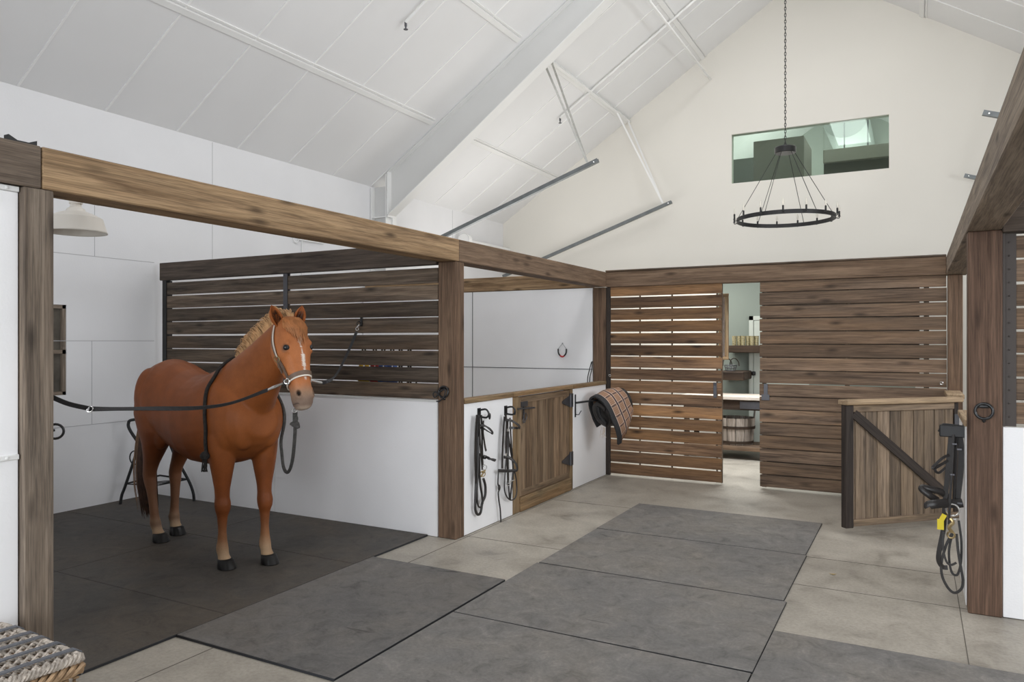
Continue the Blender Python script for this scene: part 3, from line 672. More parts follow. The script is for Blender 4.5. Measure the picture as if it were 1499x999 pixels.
e, P = bridle_left([
    ('cheek_strap', [(292, 150), (283, 280), (277, 420), (275, 530)], .016, .045),
    ('headpiece', [(300, 130), (316, 260), (334, 380), (350, 470), (356, 560), (345, 660), (333, 758)], .018, .05),
    ('cheek_strap', [(332, 160), (338, 280), (346, 400), (352, 440)], .014, .055),
    ('cheek_strap', [(308, 180), (302, 380), (312, 520), (318, 650)], .014, .06),
    ('reins', [(318, 180), (306, 420), (296, 580), (292, 680), (308, 735), (338, 762), (368, 748), (382, 700), (378, 610), (362, 540)], .011, .045),
    ('reins', [(322, 260), (318, 480), (322, 640), (332, 758), (346, 640), (352, 560)], .013, .05),
    ('browband', [(296, 175, 0), (340, 180, .03), (382, 204, .08), (404, 226, .10), (398, 236, .10), (366, 234, .05), (326, 233, 0)], .016, .05),
    ('noseband', [(288, 448, 0), (315, 448, .02), (350, 466, .05), (378, 500, .09), (386, 535, .10), (374, 550, .09)], .030, .05),
    ('padded_noseband', [(374, 545, .09), (330, 548, .04), (290, 548, .02), (247, 546, .0)], .030, .05),
    ('lead', [(248, 550), (246, 590), (244, 640), (252, 668), (252, 690), (247, 712), (252, 770), (261, 830), (266, 924)], .012, .03)],
    4.995, 680, 580, XF, 'black bridle with long trailing strap, hanging beside the closed gate latch', (305, 105), (335, 115))
m = MB(); m.tube([P((318, 642), .06), P((340, 622), .08), P((362, 616), .09)], .006); m.ring(P((320, 640), .06), .022, .004, (.8, -.5, 0)); m.build('bit', 'chrome', e)
m = MB(); m.ball(P((253, 672), .03), (.012, .02, .03), 10, 8); m.build('strap_keeper', 'leather', e)
for c in ((316, 250), (302, 430)):
    m = MB(); q = P(c, .07); m.box(q-Vector((.003, .012, .012)), q+Vector((.003, .012, .012)), 2); m.build('buckle', 'chrome', e)
wall_hook(P, (300, 108), (336, 116), 'black wall hook carrying the bridle nearest the closed gate', XF)

# bridle on the right, seen edge-on
P = lambda p, d=0: ony(1330+p[0]/3.57, 600+p[1]/3.57, 5.93+d)
e = thing('hanging_bridle', 'black bridle with brass hardware and yellow tag, hanging by the dark post', 'bridle', P((240, 110)), 'bridles on the stall fronts')
RP = [('headpiece', [(225, 115), (212, 240), (200, 380), (190, 500), (183, 620), (160, 740), (158, 790), (178, 822), (205, 826)], .03, 0),
      ('headpiece', [(268, 140), (276, 220), (272, 330), (262, 420), (255, 490)], .035, .03),
      ('cheek_strap', [(250, 130), (246, 260), (240, 380), (236, 490)], .016, .02),
      ('cheek_strap', [(235, 130), (228, 280), (222, 380), (215, 500), (212, 600)], .016, -.03),
      ('reins', [(232, 640), (196, 710), (172, 800), (176, 870), (205, 930), (240, 958), (275, 938), (284, 900), (276, 840), (262, 760), (250, 650)], .017, 0),
      ('reins', [(228, 650), (212, 730), (214, 800), (226, 850), (246, 866), (262, 850), (274, 790), (276, 690), (262, 580)], .015, .05),
      ('reins', [(184, 640), (180, 720), (196, 790), (220, 812), (250, 800)], .014, -.04),
      ('browband', [(216, 236, 0), (180, 252, -.02), (140, 288, -.04), (126, 306, -.05), (150, 300, -.03), (206, 266, 0)], .018, 0),
      ('browband', [(240, 285, 0), (200, 300, -.02), (160, 330, -.04), (140, 318, -.05), (150, 296, -.04), (215, 270, 0)], .016, .03),
      ('noseband', [(282, 488, 0), (240, 492, -.01), (190, 490, -.03), (140, 494, -.05), (106, 500, -.05), (108, 508, -.05)], .06, 0),
      ('noseband', [(208, 462, 0), (170, 430, -.02), (120, 418, -.03), (80, 408, -.03), (70, 416, -.04), (110, 448, -.05), (150, 474, -.03)], .045, .02)]
for kd, pts, w, d0 in RP:
    pp = smoothpath([P(p[:2], d0+(p[2] if len(p) > 2 else 0)) for p in pts], 5); m = MB()
    if kd == 'noseband': m.sweep(pp, [(w*.5*math.cos(a*PI/4), .012*math.sin(a*PI/4)) for a in range(8)], (0, -1, .2))
    elif kd == 'reins': m.strap(pp, w, .007, (0, -1, 0))
    else: m.strap(pp, w, .008, (-.35, -1, 0))
    m.build(kd, 'leather', e, True)
for c, r, mt in (((230, 525), .040, 'chrome'), ((222, 655), .022, 'brass')):
    m = MB(); m.ring(P(c, -.03), r, .006, (-.2, -1, 0)); m.build('bit_ring', mt, e)
m = MB(); m.tube(smoothpath([P((218, 570), -.03), P((232, 590), -.04), P((212, 615), -.05), P((228, 640), -.03)], 4), .012); m.build('snap_hook', 'brass', e)
m = MB(); a = P((167, 600), -.04); m.box(a-Vector((.02, .006, .035)), a+Vector((.02, .006, .035)), 2); a = P((183, 575), -.04); m.bar(a-Vector((0.02, 0, .02)), a+Vector((.006, 0, .035)), .03, .01, (0, 1, 0)); m.build('tag', 'yellowtag', e)
for c in ((265, 208), (240, 180), (228, 340), (268, 490)):
    m = MB(); a = P(c, -.035); m.box(a-Vector((.014, .003, .005)), a+Vector((.014, .003, .005)), 0); m.build('buckle', 'gunmetal', e)
a = P((240, 105)); b = thing('bridle_hook', 'black wall hook carrying the bridle by the dark post', 'hook', a, 'bridle hooks')
m = MB(); m.box((.284, a.y-.03, a.z-.05), (.292, a.y+.03, a.z+.04), 2); m.build('back_plate', 'black', b)
m = MB(); m.tube(smoothpath([(.286, a.y, a.z+.02), (.18, a.y, a.z+.03), (a.x-.07, a.y, a.z+.02), (a.x-.09, a.y, a.z-.02)], 4), .012); m.box((a.x-.09, a.y-.025, a.z-.05), (a.x+.06, a.y+.03, a.z+.03), 0, .006); m.build('hook_arm', 'black', b)

# tie rings
def tie_ring(c, n, label, chrome=False, wound=False):
    c = Vector(c); n = Vector(n); e = thing('tie_ring', label, 'ring', c, 'iron tie rings on posts')
    s = n.cross(Vector((0, 0, 1))).normalized()
    m = MB(); q = c+n*.006+Vector((0, 0, .03)); m.ball(q, (.05 if abs(s.x) > .5 else .006, .05 if abs(s.y) > .5 else .006, .012), 14, 8)
    m.build('mount_plate', 'blackpl', e); m = MB(); m.ball(c+n*.006-Vector((0, 0, .06)), (.012, .012, .014), 10, 8); m.build('mount_screw', 'blackpl', e)
    m = MB(); m.ring(c+n*.022, .048, .009, n+Vector((0, 0, .12)), 28, 10); m.build('ring', 'blackpl', e, True)
    if wound:
        m = MB(); m.tube(smoothpath([c+n*.03+s*.02+Vector((0, 0, -.05)), c+n*.05+s*.06+Vector((0, 0, .0)), c+n*.05+s*.09+Vector((0, 0, -.02)), c+n*.04+s*.075+Vector((0, 0, -.05)), c+n*.045+s*.01+Vector((0, 0, .01)), c+n*.045-s*.035+Vector((0, 0, .02)), c+n*.045-s*.02+Vector((0, 0, -.04)), c+n*.04+s*.03+Vector((0, 0, -.08)), c+n*.03+s*.065+Vector((0, 0, -.085))], 5), .006); m.build('baling_twine', 'nylon', e, True)
c = ony(651, 574, 5.53); tie_ring(c, (0, -1, 0), 'black tie ring wound with twine on the post between partition and bridles', wound=True)
c = ony(1440, 602, 5.608); tie_ring(c, (0, -1, 0), 'polished black tie ring on the dark post at right')
c = Vector((-3.752, 2.09, 1.335)); 
m = MB(); e = thing('tie_ring', 'black tie ring peeking out behind the weathered left post', 'ring', (-3.70, 2.06, 1.30), 'iron tie rings on posts')
m.ring(ond(81, 632, 3.62), .035, .006, (.7, -.5, 0)); m.build('ring', 'blackpl', e, True)
m = MB(); m.box((-3.72, 2.057, 1.27), (-3.66, 2.066, 1.36), 2); m.tube([(-3.69, 2.06, 1.30), ond(80, 630, 3.62)], .006); m.build('mount_plate', 'blackpl', e)

# ------------------------------------------------------------------ swing-out saddle rack with a plaid cover
a = onx(842, 590, -3.55); tipd = 1.0
e = thing('saddle_rack', 'black swing-out bar bracket on the white stall front, carrying the plaid cover', 'rack', (-3.55, a.y, a.z))
m = MB(); m.box((-3.551, a.y-.012, a.z-.17), (-3.543, a.y+.012, a.z+.10), 2, .002); m.build('wall_plate', 'black', e)
axb = Vector((.5, .87, .06)).normalized()
b0 = Vector((-3.54, a.y, a.z)); b1 = b0+axb*.44
m = MB(); m.tube([b0, b0.lerp(b1, .5), b1], .012); m.build('bar', 'black', e)
m = MB(); q = a+Vector((.012, 0, -.14)); m.tube([q, q+Vector((.03, .01, .0)), q+Vector((.045, .05, .045))], .006); m.build('hook_arm', 'gunmetal', e)
# plaid cover: an upside-down U over a saddle
c0 = b0+axb*.36+Vector((.035, 0, -.15)); ax = Vector((.46, .80, .40)).normalized(); LN = .33
sd = ax.cross(Vector((0, 0, 1))).normalized(); upv = sd.cross(ax)
e = thing('saddle_cover', 'tan plaid fleece saddle cover with black lining on the swing-out rack', 'cover', c0)
def U(inset=0.0, n=26):
    out = [(-.165, -.20), (-.188, -.10)]
    for k in range(n+1):
        th = PI-PI*k/n; out.append((math.cos(th)*.185, .02+math.sin(th)*.21))
    out += [(.20, -.10), (.205, -.20), (.19, -.30), (.14, -.40)]
    return [(x*(1-inset*4), z-(inset if z > 0 else 0)) for x, z in out]
prof = U()
m = MB(); NS = 12; rows = []
for i in range(NS+1):
    t = i/NS; row = []; l_ = 0; sc = (1-.22*t*t)*(1+.035*math.sin(t*PI))
    for k, (x, z) in enumerate(prof):
        if k: l_ += math.hypot(x-prof[k-1][0], z-prof[k-1][1])
        wv = 1+.015*math.sin(k*.9+t*5)
        fl = max(0, -z-.1)*t*.5
        v = m.bm.verts.new(c0+ax*(t*LN)+sd*x*sc*wv+upv*(z*sc*wv+fl)); v[m.g] = Vector((l_, t*LN, 0)); row.append(v)
    rows.append(row)
for A, B in zip(rows, rows[1:]):
    for k in range(len(prof)-1): m.bm.faces.new((A[k], A[k+1], B[k+1], B[k]))
o = m.build('plaid_shell', 'plaid', e, True); md = o.modifiers.new('thickness', 'SOLIDIFY'); md.thickness = .010; md.offset = -1
m = MB(); pts = [c0-ax*.012+sd*x+upv*z for x, z in U(.006)]; ups = []
m.sweep(pts, [(-.03, -.012), (.03, -.012), (.03, .012), (-.03, .012)], None, False, None, True, [(sd*x+upv*(z if z > 0 else 0)).normalized() for x, z in U(.006)]); m.build('black_binding', 'nylon', e, True)
m = MB(); rings = []
for t, s_ in ((-.01, .72), (.04, .84), (.2, .86), (.38, .72)):
    rings.append([c0+ax*t+sd*math.cos(a_)*.175*s_+upv*(math.sin(a_)*(.205 if math.sin(a_) > 0 else .25)*s_+.0) for a_ in [2*PI*k/24 for k in range(24)]])
m.loft(rings); m.build('saddle_body', 'leather', e, True)
m = MB(); m.sweep(smoothpath([c0+sd*.12+upv*.06-ax*.035, c0+sd*.02+upv*.12-ax*.04, c0-sd*.09+upv*.05-ax*.04, c0-sd*.08-upv*.09-ax*.04, c0+sd*.03-upv*.16-ax*.03], 5), [(.035*math.cos(a_*PI/4), .012*math.sin(a_*PI/4)) for a_ in range(8)], -ax); m.build('inner_fold', 'leather', e, True)
m = MB(); m.strap(smoothpath([c0+sd*.02+upv*.10-ax*.05, c0+sd*.0-ax*.055, c0+sd*.05-upv*.12-ax*.05], 4), .05, .012, -ax); m.build('girth_strap', 'nylon', e, True)
m = MB()
for i in range(9):
    s0 = c0-upv*.20+sd*random.uniform(-.10, -.02)-ax*.02; m.tube([s0, s0+Vector((random.uniform(-.015, .015), 0, -.06)), s0+Vector((random.uniform(-.05, .05), 0, -random.uniform(.08, .14)))], .0025, 5)
m.build('straw_wisps', 'towel', e)

# small things on the white walls of the empty stall
a = ony(823, 513, 9.155); e = thing('horse_boot_loop', 'small black and red horseshoe-shaped loop hanging on white wall', 'ornament', a)
pts = [ony(823+dx, 513+dy, 9.14) for dx, dy in ((-6, -2), (-5.5, 4), (-3, 8), (0, 9.5), (3, 8), (5.5, 4), (6, -2))]
pp = smoothpath(pts, 5); m = MB(); m.tube(pp[:11], .010); m.tube(pp[20:], .010); m.build('dark_arms', 'black', e, True)
m = MB(); m.tube(pp[10:21], .0105); m.build('red_grip', 'red', e, True)
t0 = ony(823.5, 503, 9.152); m = MB(); m.tube([pp[0], t0, pp[-1]], .0025, 5); m.ring(t0, .008, .002, (0, 1, 0), 10, 5); m.build('wire_hanger', 'gunmetal', e)
e = thing('black_twine', 'pair of thin black cords hanging beside the corner post over the low wall', 'cord', onx(862, 535, -3.76))
for i, dx in enumerate((0, 3.2)):
    m = MB(); m.tube(smoothpath([ony(866+dx*.3, 530-i, 9.10), ony(863+dx, 541, 9.08), ony(860.5+dx, 552, 9.06), ony(860+dx, 561, 9.05)], 5), .006, 6); m.build('cord', 'nylon', e)
# lead ropes and halters hanging on the far side of the slatted partition
for (pxa, pxb, key, lab) in ((528.5, 541, 'yellow', 'yellow webbing halter glimpsed through the partition slats'), (545.5, 556, 'red', 'red webbing halter glimpsed through the partition slats'), (557.5, 569, 'blue', 'blue webbing halter glimpsed through the slats, beside the red one'), (570.5, 582, 'blue', 'blue webbing halter glimpsed through the slats, farther from the horse')):
    p0 = ony(pxa, 557, 5.66); p1 = ony(pxb, 557, 5.66); cx = (p0.x+p1.x)/2; w_ = p1.x-p0.x
    e = thing('webbing_halter', lab, 'halter', (cx, 5.66, 1.62), 'coloured halters behind the slats')
    m = MB(); pp = smoothpath([(cx-w_*.2, 5.64, 1.60), (cx-w_*.45, 5.64, 1.42), (cx-w_*.42, 5.64, 1.31), (cx, 5.64, 1.26), (cx+w_*.42, 5.64, 1.31), (cx+w_*.45, 5.64, 1.42), (cx+w_*.2, 5.64, 1.60)], 5)
    m.strap(pp, .05, .012, (0, 0, 1)); m.box((cx-w_*.45, 5.63, 1.285), (cx+w_*.45, 5.65, 1.40), 0, .006); m.build('webbing', key, e, True)
    m = MB(); m.tube(smoothpath([(cx-.02, 5.64, 1.58), (cx-.012, 5.635, 1.72), (cx, 5.60, 1.77), (cx+.012, 5.635, 1.72), (cx+.02, 5.64, 1.58)], 4), .009); m.build('crown_strap', 'nylon', e)
for px in (590.5, 603.5):
    c = ony(px, 557, 5.62); e = thing('coat_hook', 'black iron hook strip glimpsed through the slats near the brown post, %s' % ('left one' if px < 600 else 'right one'), 'hook', (c.x, 5.60, 1.3), 'black hooks behind the slats')
    m = MB(); m.box((c.x-.017, 5.567, 1.30), (c.x-.007, 5.585, 1.80), 2); m.box((c.x+.009, 5.567, 1.30), (c.x+.019, 5.585, 1.80), 2); m.build('strip', 'black', e)
    m = MB(); m.tube(smoothpath([(c.x, 5.585, 1.36), (c.x, 5.66, 1.33), (c.x, 5.69, 1.38)], 4), .008); m.build('prong', 'black', e)

# ------------------------------------------------------------------ gooseneck stall lamp
lc = ond(111, 341, 4.35); e = thing('stall_lamp', 'cream enamel barn lamp hanging behind the left post', 'lamp', lc)
k = .19/ .19
m = MB(); m.lathe([(.166, 0), (.163, .010), (.140, .085), (.090, .112), (.052, .125), (.047, .138), (.030, .150), (.028, .18)], lc, 40, None, False)
o = m.build('lamp_shade', 'lampcream', e, True); md = o.modifiers.new('t', 'SOLIDIFY'); md.thickness = .004
m = MB(); m.lathe([(.036, .17), (.036, .25), (.02, .285)], lc, 20); m.build('socket', 'lampcream', e, True)
m = MB(); m.ball(lc+Vector((0, 0, .09)), (.035, .035, .05)); m.build('bulb', 'white', e, True)
m = MB(); m.tube(smoothpath([lc+Vector((0, 0, .28)), lc+Vector((0, -.01, .36)), Vector((lc.x+.2, lc.y-.03, BZ0+.08)), Vector((-3.745, lc.y-.05, BZ0+.08))], 6), .012); m.build('gooseneck_arm', 'white', e)

# ------------------------------------------------------------------ overhead door tracks
def track(y, sgn, label, hang):
    X = lambda x: x if sgn < 0 else 2*XR-x
    z1 = 4.285 if y < 11 else 4.29; x1 = -3.92; x0 = -7.45; z0 = z1-(x1-x0)*.345
    z1, z0 = z1-.0, z0
    e = thing('overhead_door_track', label, 'track', (X(x1), y, z1), 'overhead door tracks')
    pr = [(-.03, 0), (.03, 0), (.03, .055), (.018, .055), (.018, .012), (-.018, .012), (-.018, .055), (-.03, .055)]
    m = MB(); m.sweep([(X(x0), y, z0), (X(x1), y, z1)], [(a, b-.02) for a, b in pr], (0, 0, 1)); m.build('rail', 'galv', e)
    m = MB(); q = Vector((X(x1-.06), y-.035, z1-.015)); m.ball(q, (.012, .006, .012), 8, 6); m.build('end_bolt', 'chrome', e)
    if hang:
        xa = X(x1-.17); b = Vector((xa, y, z1+.0))
        for (hx, hy, nm_) in hang:
            t = onroof(X(hx), hy, .045); m = MB(); d = (t-b)
            m.bar(b, t, .032, .003, (0, 1, 0)); m.bar(b+Vector((0, .015, 0)), t+Vector((0, .015, 0)), .003, .03, (0, 1, 0)); m.build('hanger_angle', 'galv_light' if y < 11 else 'steel_white', e)
    return e
track(9.8, -1, 'galvanised door track hanging nearest the left rafter', [(-4.86, 9.80, 0), (-4.86, 10.20, 0)])
track(13.4, -1, 'galvanised door track hanging near the cream wall, left slope', [(-4.86, 13.0, 0), (-4.86, 13.60, 0)])
track(9.8, 1, 'upper short length of door track past the right beam', [(-4.86, 9.80, 0)])
track(13.4, 1, 'lower short length of door track past the right beam', [(-4.86, 13.0, 0)])
for sgn in (-1, 1):
    X = lambda x: x if sgn < 0 else 2*XR-x
    m = MB(); nn = nL if sgn < 0 else nR
    m.bar(onroof(X(-4.86), 9.72, .05), onroof(X(-4.86), 13.68, .05), .045, .045, nn, .003)
    tag(m.build('hanger_rail', 'steel_white'), 'white strut rail under the %s roof slope carrying the track hangers' % ('left' if sgn < 0 else 'right'), 'rail', 'strut rails')
# torsion drum and header of the overhead door
e = thing('door_spring_shaft', 'white spring drum and tube above the overhead door, behind beam', 'door spring', (-7.45, 12.2, 3.62))
d0 = onx(681, 352, -7.42); 
m = MB(); m.tube([(d0.x, d0.y-.06, d0.z), (d0.x, d0.y+.06, d0.z)], .12, 24); m.build('drum', 'steel_white', e, True)
m = MB(); m.tube([(d0.x, d0.y, d0.z-.0), (d0.x, 13.6, d0.z)], .035, 16); m.build('shaft', 'steel_white', e, True)
m = MB(); m.box((-7.61, d0.y-.2, d0.z-.35), (-7.50, 13.65, d0.z-.02), 1, .004); m.build('header_board', 'steel_white', e)
m = MB(); m.ring((d0.x, d0.y-.062, d0.z), .121, .008, (0, 1, 0), 24, 6); m.build('drum_rim', 'steel_grey', e)
# small white sensor box on the rafter foot, conduit elbow on the wall
a = onx(575, 325, -7.3); m = MB(); m.box(a-Vector((.04, .05, .10)), a+Vector((.04, .05, .085)), 2, .006); m.box(a+Vector((.041, -.02, .05)), a+Vector((.044, .03, .065)))
tag(m.build('sensor_box', 'white'), 'small white box at the foot of the left rafter', 'box')
a = onx(433, 350, -7.6); m = MB(); m.ring(a, .05, .008, (1, 0, 0), 16, 6); m.tube([a+Vector((.0, .05, 0)), a+Vector((.0, .55, .0))], .012); m.tube([a+Vector((0, .12, 0)), a+Vector((0, .12, -.6))], .008)
tag(m.build('wall_mounted_conduit', 'steel_white'), 'thin white conduit on the left wall above the dark partition beam', 'conduit')
# sprinkler pipes lying against the roof slopes, each with a dark head
def sprinkler(xa, xb, y, label):
    e = thing('sprinkler_pipe', label, 'pipe', onroof(xa, y, .05), 'sprinkler pipes under the roof')
    m = MB(); m.tube([onroof(xa, y, .05), onroof(xb, y, .05)], .021, 10); m.build('pipe', 'steel_white', e, True)
    m = MB(); q = onroof(xa, y, .05); m.tube([q+Vector((0, 0, .0)), q-Vector((0, 0, .05))], .016); m.tube([q-Vector((0, 0, .05)), q-Vector((0, 0, .085))], .010); m.lathe([(.0, -.001), (.028, 0), (.028, .004), (0, .005)], q-Vector((0, 0, .09)), 12); m.build('sprinkler_head', 'gunmetal', e)
sprinkler(-5.43, -1.72, 7.30, 'white sprinkler pipe at the top edge, left of the rafter')
sprinkler(-5.42, -1.72, 11.72, 'white sprinkler pipe between the left rafter and the cream wall')
q0 = ony(1040, 116, 13.69); m = MB(); m.tube([(q0.x, 9.6, q0.z), (q0.x, 13.69, q0.z)], .02, 10)
tag(m.build('hanging_conduit', 'steel_white', None, True), 'white conduit hanging below the roof, ending at the cream wall', 'conduit')

# ------------------------------------------------------------------ wagon-wheel chandelier over the tack room
cc = Vector((-1.63, 11.2, 3.49)); e = thing('chandelier', 'black ring chandelier with candle bulbs hanging on a chain', 'chandelier', cc)
Rr = .655
m = MB(); m.lathe([(Rr-.006, -.028), (Rr+.012, -.028), (Rr+.012, .028), (Rr-.006, .028), (Rr-.006, -.028)], cc, 64, None, False); m.build('ring', 'black', e)
hub = cc+Vector((0, 0, .98))
m = MB(); m.lathe([(.0, -.045), (.135, -.045), (.145, -.035), (.145, .035), (.135, .045), (0, .05)], hub, 40); m.ring(hub+Vector((0, 0, .07)), .022, .006, (0, 1, 0)); m.build('canopy_disc', 'blackpl', e)
for k in range(6):
    a = 2*PI*(k+.25)/6; m = MB(); p = hub+Vector((math.cos(a)*.13, math.sin(a)*.13, -.045)); q = cc+Vector((math.cos(a)*Rr, math.sin(a)*Rr, .02)); m.tube([p, q], .0045, 6); m.build('suspension_rod', 'black', e)
for k in range(15):
    a = 2*PI*(k+.5)/15; d = Vector((math.cos(a), math.sin(a), 0)); b = cc+d*(Rr+.055)
    m = MB(); m.tube(smoothpath([cc+d*(Rr+.01)-Vector((0, 0, .015)), b-Vector((0, 0, .02)), b+Vector((0, 0, .0))], 4), .006, 6); m.lathe([(.02, 0), (.02, .006), (.0125, .008), (.0125, .075), (.009, .078)], b, 12); s_ = m.build('candle_socket', 'black', e)
    m = MB(); m.lathe([(.006, .078), (.014, .10), (.015, .115), (.009, .15), (.0, .175)], b, 10); o = m.build('candle_bulb', 'bulb', e, True)
m = MB(); z = hub.z+.085; k = 0; top = RZ-.02
while z < top:
    a = (1, 0, 0) if k % 2 else (0, 1, 0); n_ = Vector(a)
    s_ = Vector((0, 1, 0)) if k % 2 else Vector((1, 0, 0)); h_ = .030; w_ = .012
    pts = [Vector((cc.x, cc.y, z))+s_*w_*math.cos(t)+Vector((0, 0, h_*math.sin(t))) for t in [2*PI*i/8 for i in range(8)]]
    m.tube(pts, .0048, 5, True); z += .046; k += 1
m.build('chain', 'black', e)

# ------------------------------------------------------------------ wicker hamper, lower left
HC = Vector((-2.93, 1.79, 0)); HH = .52
rotz = Matrix.Rotation(math.radians(-3), 4, 'Z')
HM = Matrix.Translation((-3.225, 1.36, 0)) @ rotz
hx, hy = .315, .43
e = thing('wicker_hamper', 'grey woven wicker hamper with leather bands, in front of the white panel', 'basket', (-3.225, 1.36, 0))
def H(x, y, z): return HM @ Vector((x, y, z))
def weave(m, corners, z0, z1, rows, r, amp):
    # horizontal canes weaving in and out round the sides
    for i in range(rows):
        z = z0+(z1-z0)*(i+.5)/rows; pts = []
        for c in range(4):
            a = Vector(corners[c]); b = Vector(corners[(c+1) % 4]); n_ = int((b-a).length/.022); d = (b-a).normalized(); nn = Vector((d.y, -d.x))
            for k in range(n_):
                q = a+(b-a)*(k/n_); s_ = math.sin(k*PI/1.0+PI/2+i*PI)*amp
                pts.append(H(q.x+nn.x*s_, q.y+nn.y*s_, z+random.uniform(-.0015, .0015)))
        m.tube(pts, r, 5, True)
co = [(-hx, -hy), (hx, -hy), (hx, hy), (-hx, hy)]; ci = [(x*.965, y*.975) for x, y in co]
m = MB(); m.box((-hx*.93, -hy*.95, .02), (hx*.93, hy*.95, HH-.06), None, 0, HM); m.build('inner_core', 'wicker_dark', e)
m = MB(); weave(m, ci, .01, HH-.075, 36, .0065, .006); m.build('side_weave', 'wicker_dark', e, True)
m = MB()
for c in range(4):
    a = Vector(ci[c]); b = Vector(ci[(c+1) % 4]); n_ = int((b-a).length/.044)
    for k in range(n_): q = a+(b-a)*((k+.5)/n_); m.tube([H(q.x, q.y, .005), H(q.x, q.y, HH-.06)], .008, 6)
m.build('side_stakes', 'wicker', e, True)
m = MB(); # rope-twist rim of the body
def twist(m, cs, z, R, r, pitch, strands=3):
    pts = []
    for c in range(4):
        a = Vector(cs[c]); b = Vector(cs[(c+1) % 4]); n_ = max(2, int((b-a).length/.008))
        for k in range(n_): pts.append(a+(b-a)*(k/n_))
    for s_ in range(strands):
        out = []
        for i, p in enumerate(pts):
            q = (pts[(i+1) % len(pts)]-pts[i-1]).normalized(); nn = Vector((q.y, -q.x)); t = i*.008/pitch*2*PI+s_*2*PI/strands
            out.append(H(p.x+nn.x*R*math.cos(t), p.y+nn.y*R*math.cos(t), z+R*math.sin(t)))
        m.tube(out, r, 5, True)
twist(m, co, HH-.055, .014, .0105, .11, 3); m.build('body_rim', 'wicker_dark', e, True)
lid_z = HH
m = MB(); m.box((-hx*.95, -hy*.95, HH-.035), (hx*.95, hy*.95, HH-.012), None, .004, HM); lid = m.build('lid', 'wicker_dark', e)
m = MB(); twist(m, [(x*1.0, y*1.0) for x, y in co], HH-.016, .011, .009, .05, 3); m.build('lid_rim', 'wicker', lid, True)
m = MB(); nrow = 30
for i in range(nrow):
    x = -hx+2*hx*(i+.5)/nrow; 
    pts = []
    n_ = int(2*hy/.020)
    for k in range(n_+1):
        y = -hy+.012+(2*hy-.024)*k/n_; pts.append(H(x+random.uniform(-.001, .001), y, HH-.010+.0075*math.sin(k*PI+PI/2+i*PI)))
    m.tube(pts, .0070, 5)
m.build('lid_weave', 'wicker', lid, True)
m = MB()
n_ = 21
for k in range(n_):
    y = -hy+.03+(2*hy-.06)*k/(n_-1); m.tube([H(-hx*.97, y, HH-.008), H(hx*.97, y, HH-.008)], .007, 5)
m.build('lid_stakes', 'wicker', lid, True)
for i, x in enumerate((.27, .15, .03, -.06, -.18)):
    m = MB(); m.strap([H(x, .10, HH+.010), H(x, .25, HH+.013), H(x, hy-.0, HH+.010), H(x, hy+.022, HH-.006), H(x, hy+.024, HH-.10)], .022, .006, (0, 0, 1), False, [Vector((0, 0, 1)), Vector((0, 0, 1)), Vector((0, .2, 1)), Vector((0, 1, .6)), Vector((0, 1, 0))]); m.build('leather_band', 'strap_grey', lid)

# ------------------------------------------------------------------ saddle stand behind the horse
e = thing('saddle_stand', 'black tubular saddle stand in the stall corner behind the horse tail', 'stand', (-7.1, 5.2, 0))
A = Vector((-7.42, 4.985, .012)); B = Vector((-6.86, 5.46, .012)); dv = (B-A); dvn = dv.normalized(); pn = Vector((-dvn.y, dvn.x, 0))
if pn.y < 0: pn = -pn
pn = Vector((-.36, .42, 0)).normalized()*.0+pn
def W(u, z, d=0): return A+dvn*u+pn*d+Vector((0, 0, z))
Lw = dv.length
m = MB(); m.tube(smoothpath([W(0, 0), W(.015, .10), W(.05, .20), W(.15, .52), W(.22, .78), W(.235, .86)], 5), .015, 10); m.build('leg', 'black', e, True)
m = MB(); m.tube(smoothpath([W(Lw, 0), W(Lw-.01, .10), W(Lw-.06, .24), W(Lw-.20, .52), W(Lw-.29, .78), W(Lw-.30, .86)], 5), .015, 10); m.build('leg', 'black', e, True)
for z, u0 in ((.22, .055),):
    m = MB(); m.tube([W(u0, z), W(Lw/2, z+.06, .1), W(Lw-u0, z+.02)], .010); m.build('cross_bar', 'black', e)
m = MB()
for k in range(5): m.tube([W(.06+.03*k, .215), W(Lw/2+.02*k, .19+.012*k, -.02), W(Lw-.07-.01*k, .24)], .004, 5)
m.build('wire_shelf', 'black', e)
m = MB(); m.tube(smoothpath([W(.20, .62), W(.10, .78), W(.08, .86), W(.13, .90), W(.40, .90, .02), W(Lw-.15, .90), W(Lw-.11, .84), W(Lw-.25, .62)], 6), .016, 10); m.tube(smoothpath([W(.19, .60, .05), W(.20, .80, .05), W(.22, .97, .05), W(.30, 1.0, .05)], 5), .013, 8); m.build('saddle_arms', 'black', e, True)
m = MB(); m.ring(W(.15, .50, -.03), .055, .007, (.4, -.9, 0), 18, 6, 1.3); m.tube(smoothpath([W(.22, .58, -.02), W(.25, .48, -.03), W(.24, .38, -.03), W(.21, .35, -.03), W(.20, .45, -.02)], 5), .009); m.build('hook_loop', 'black', e, True)

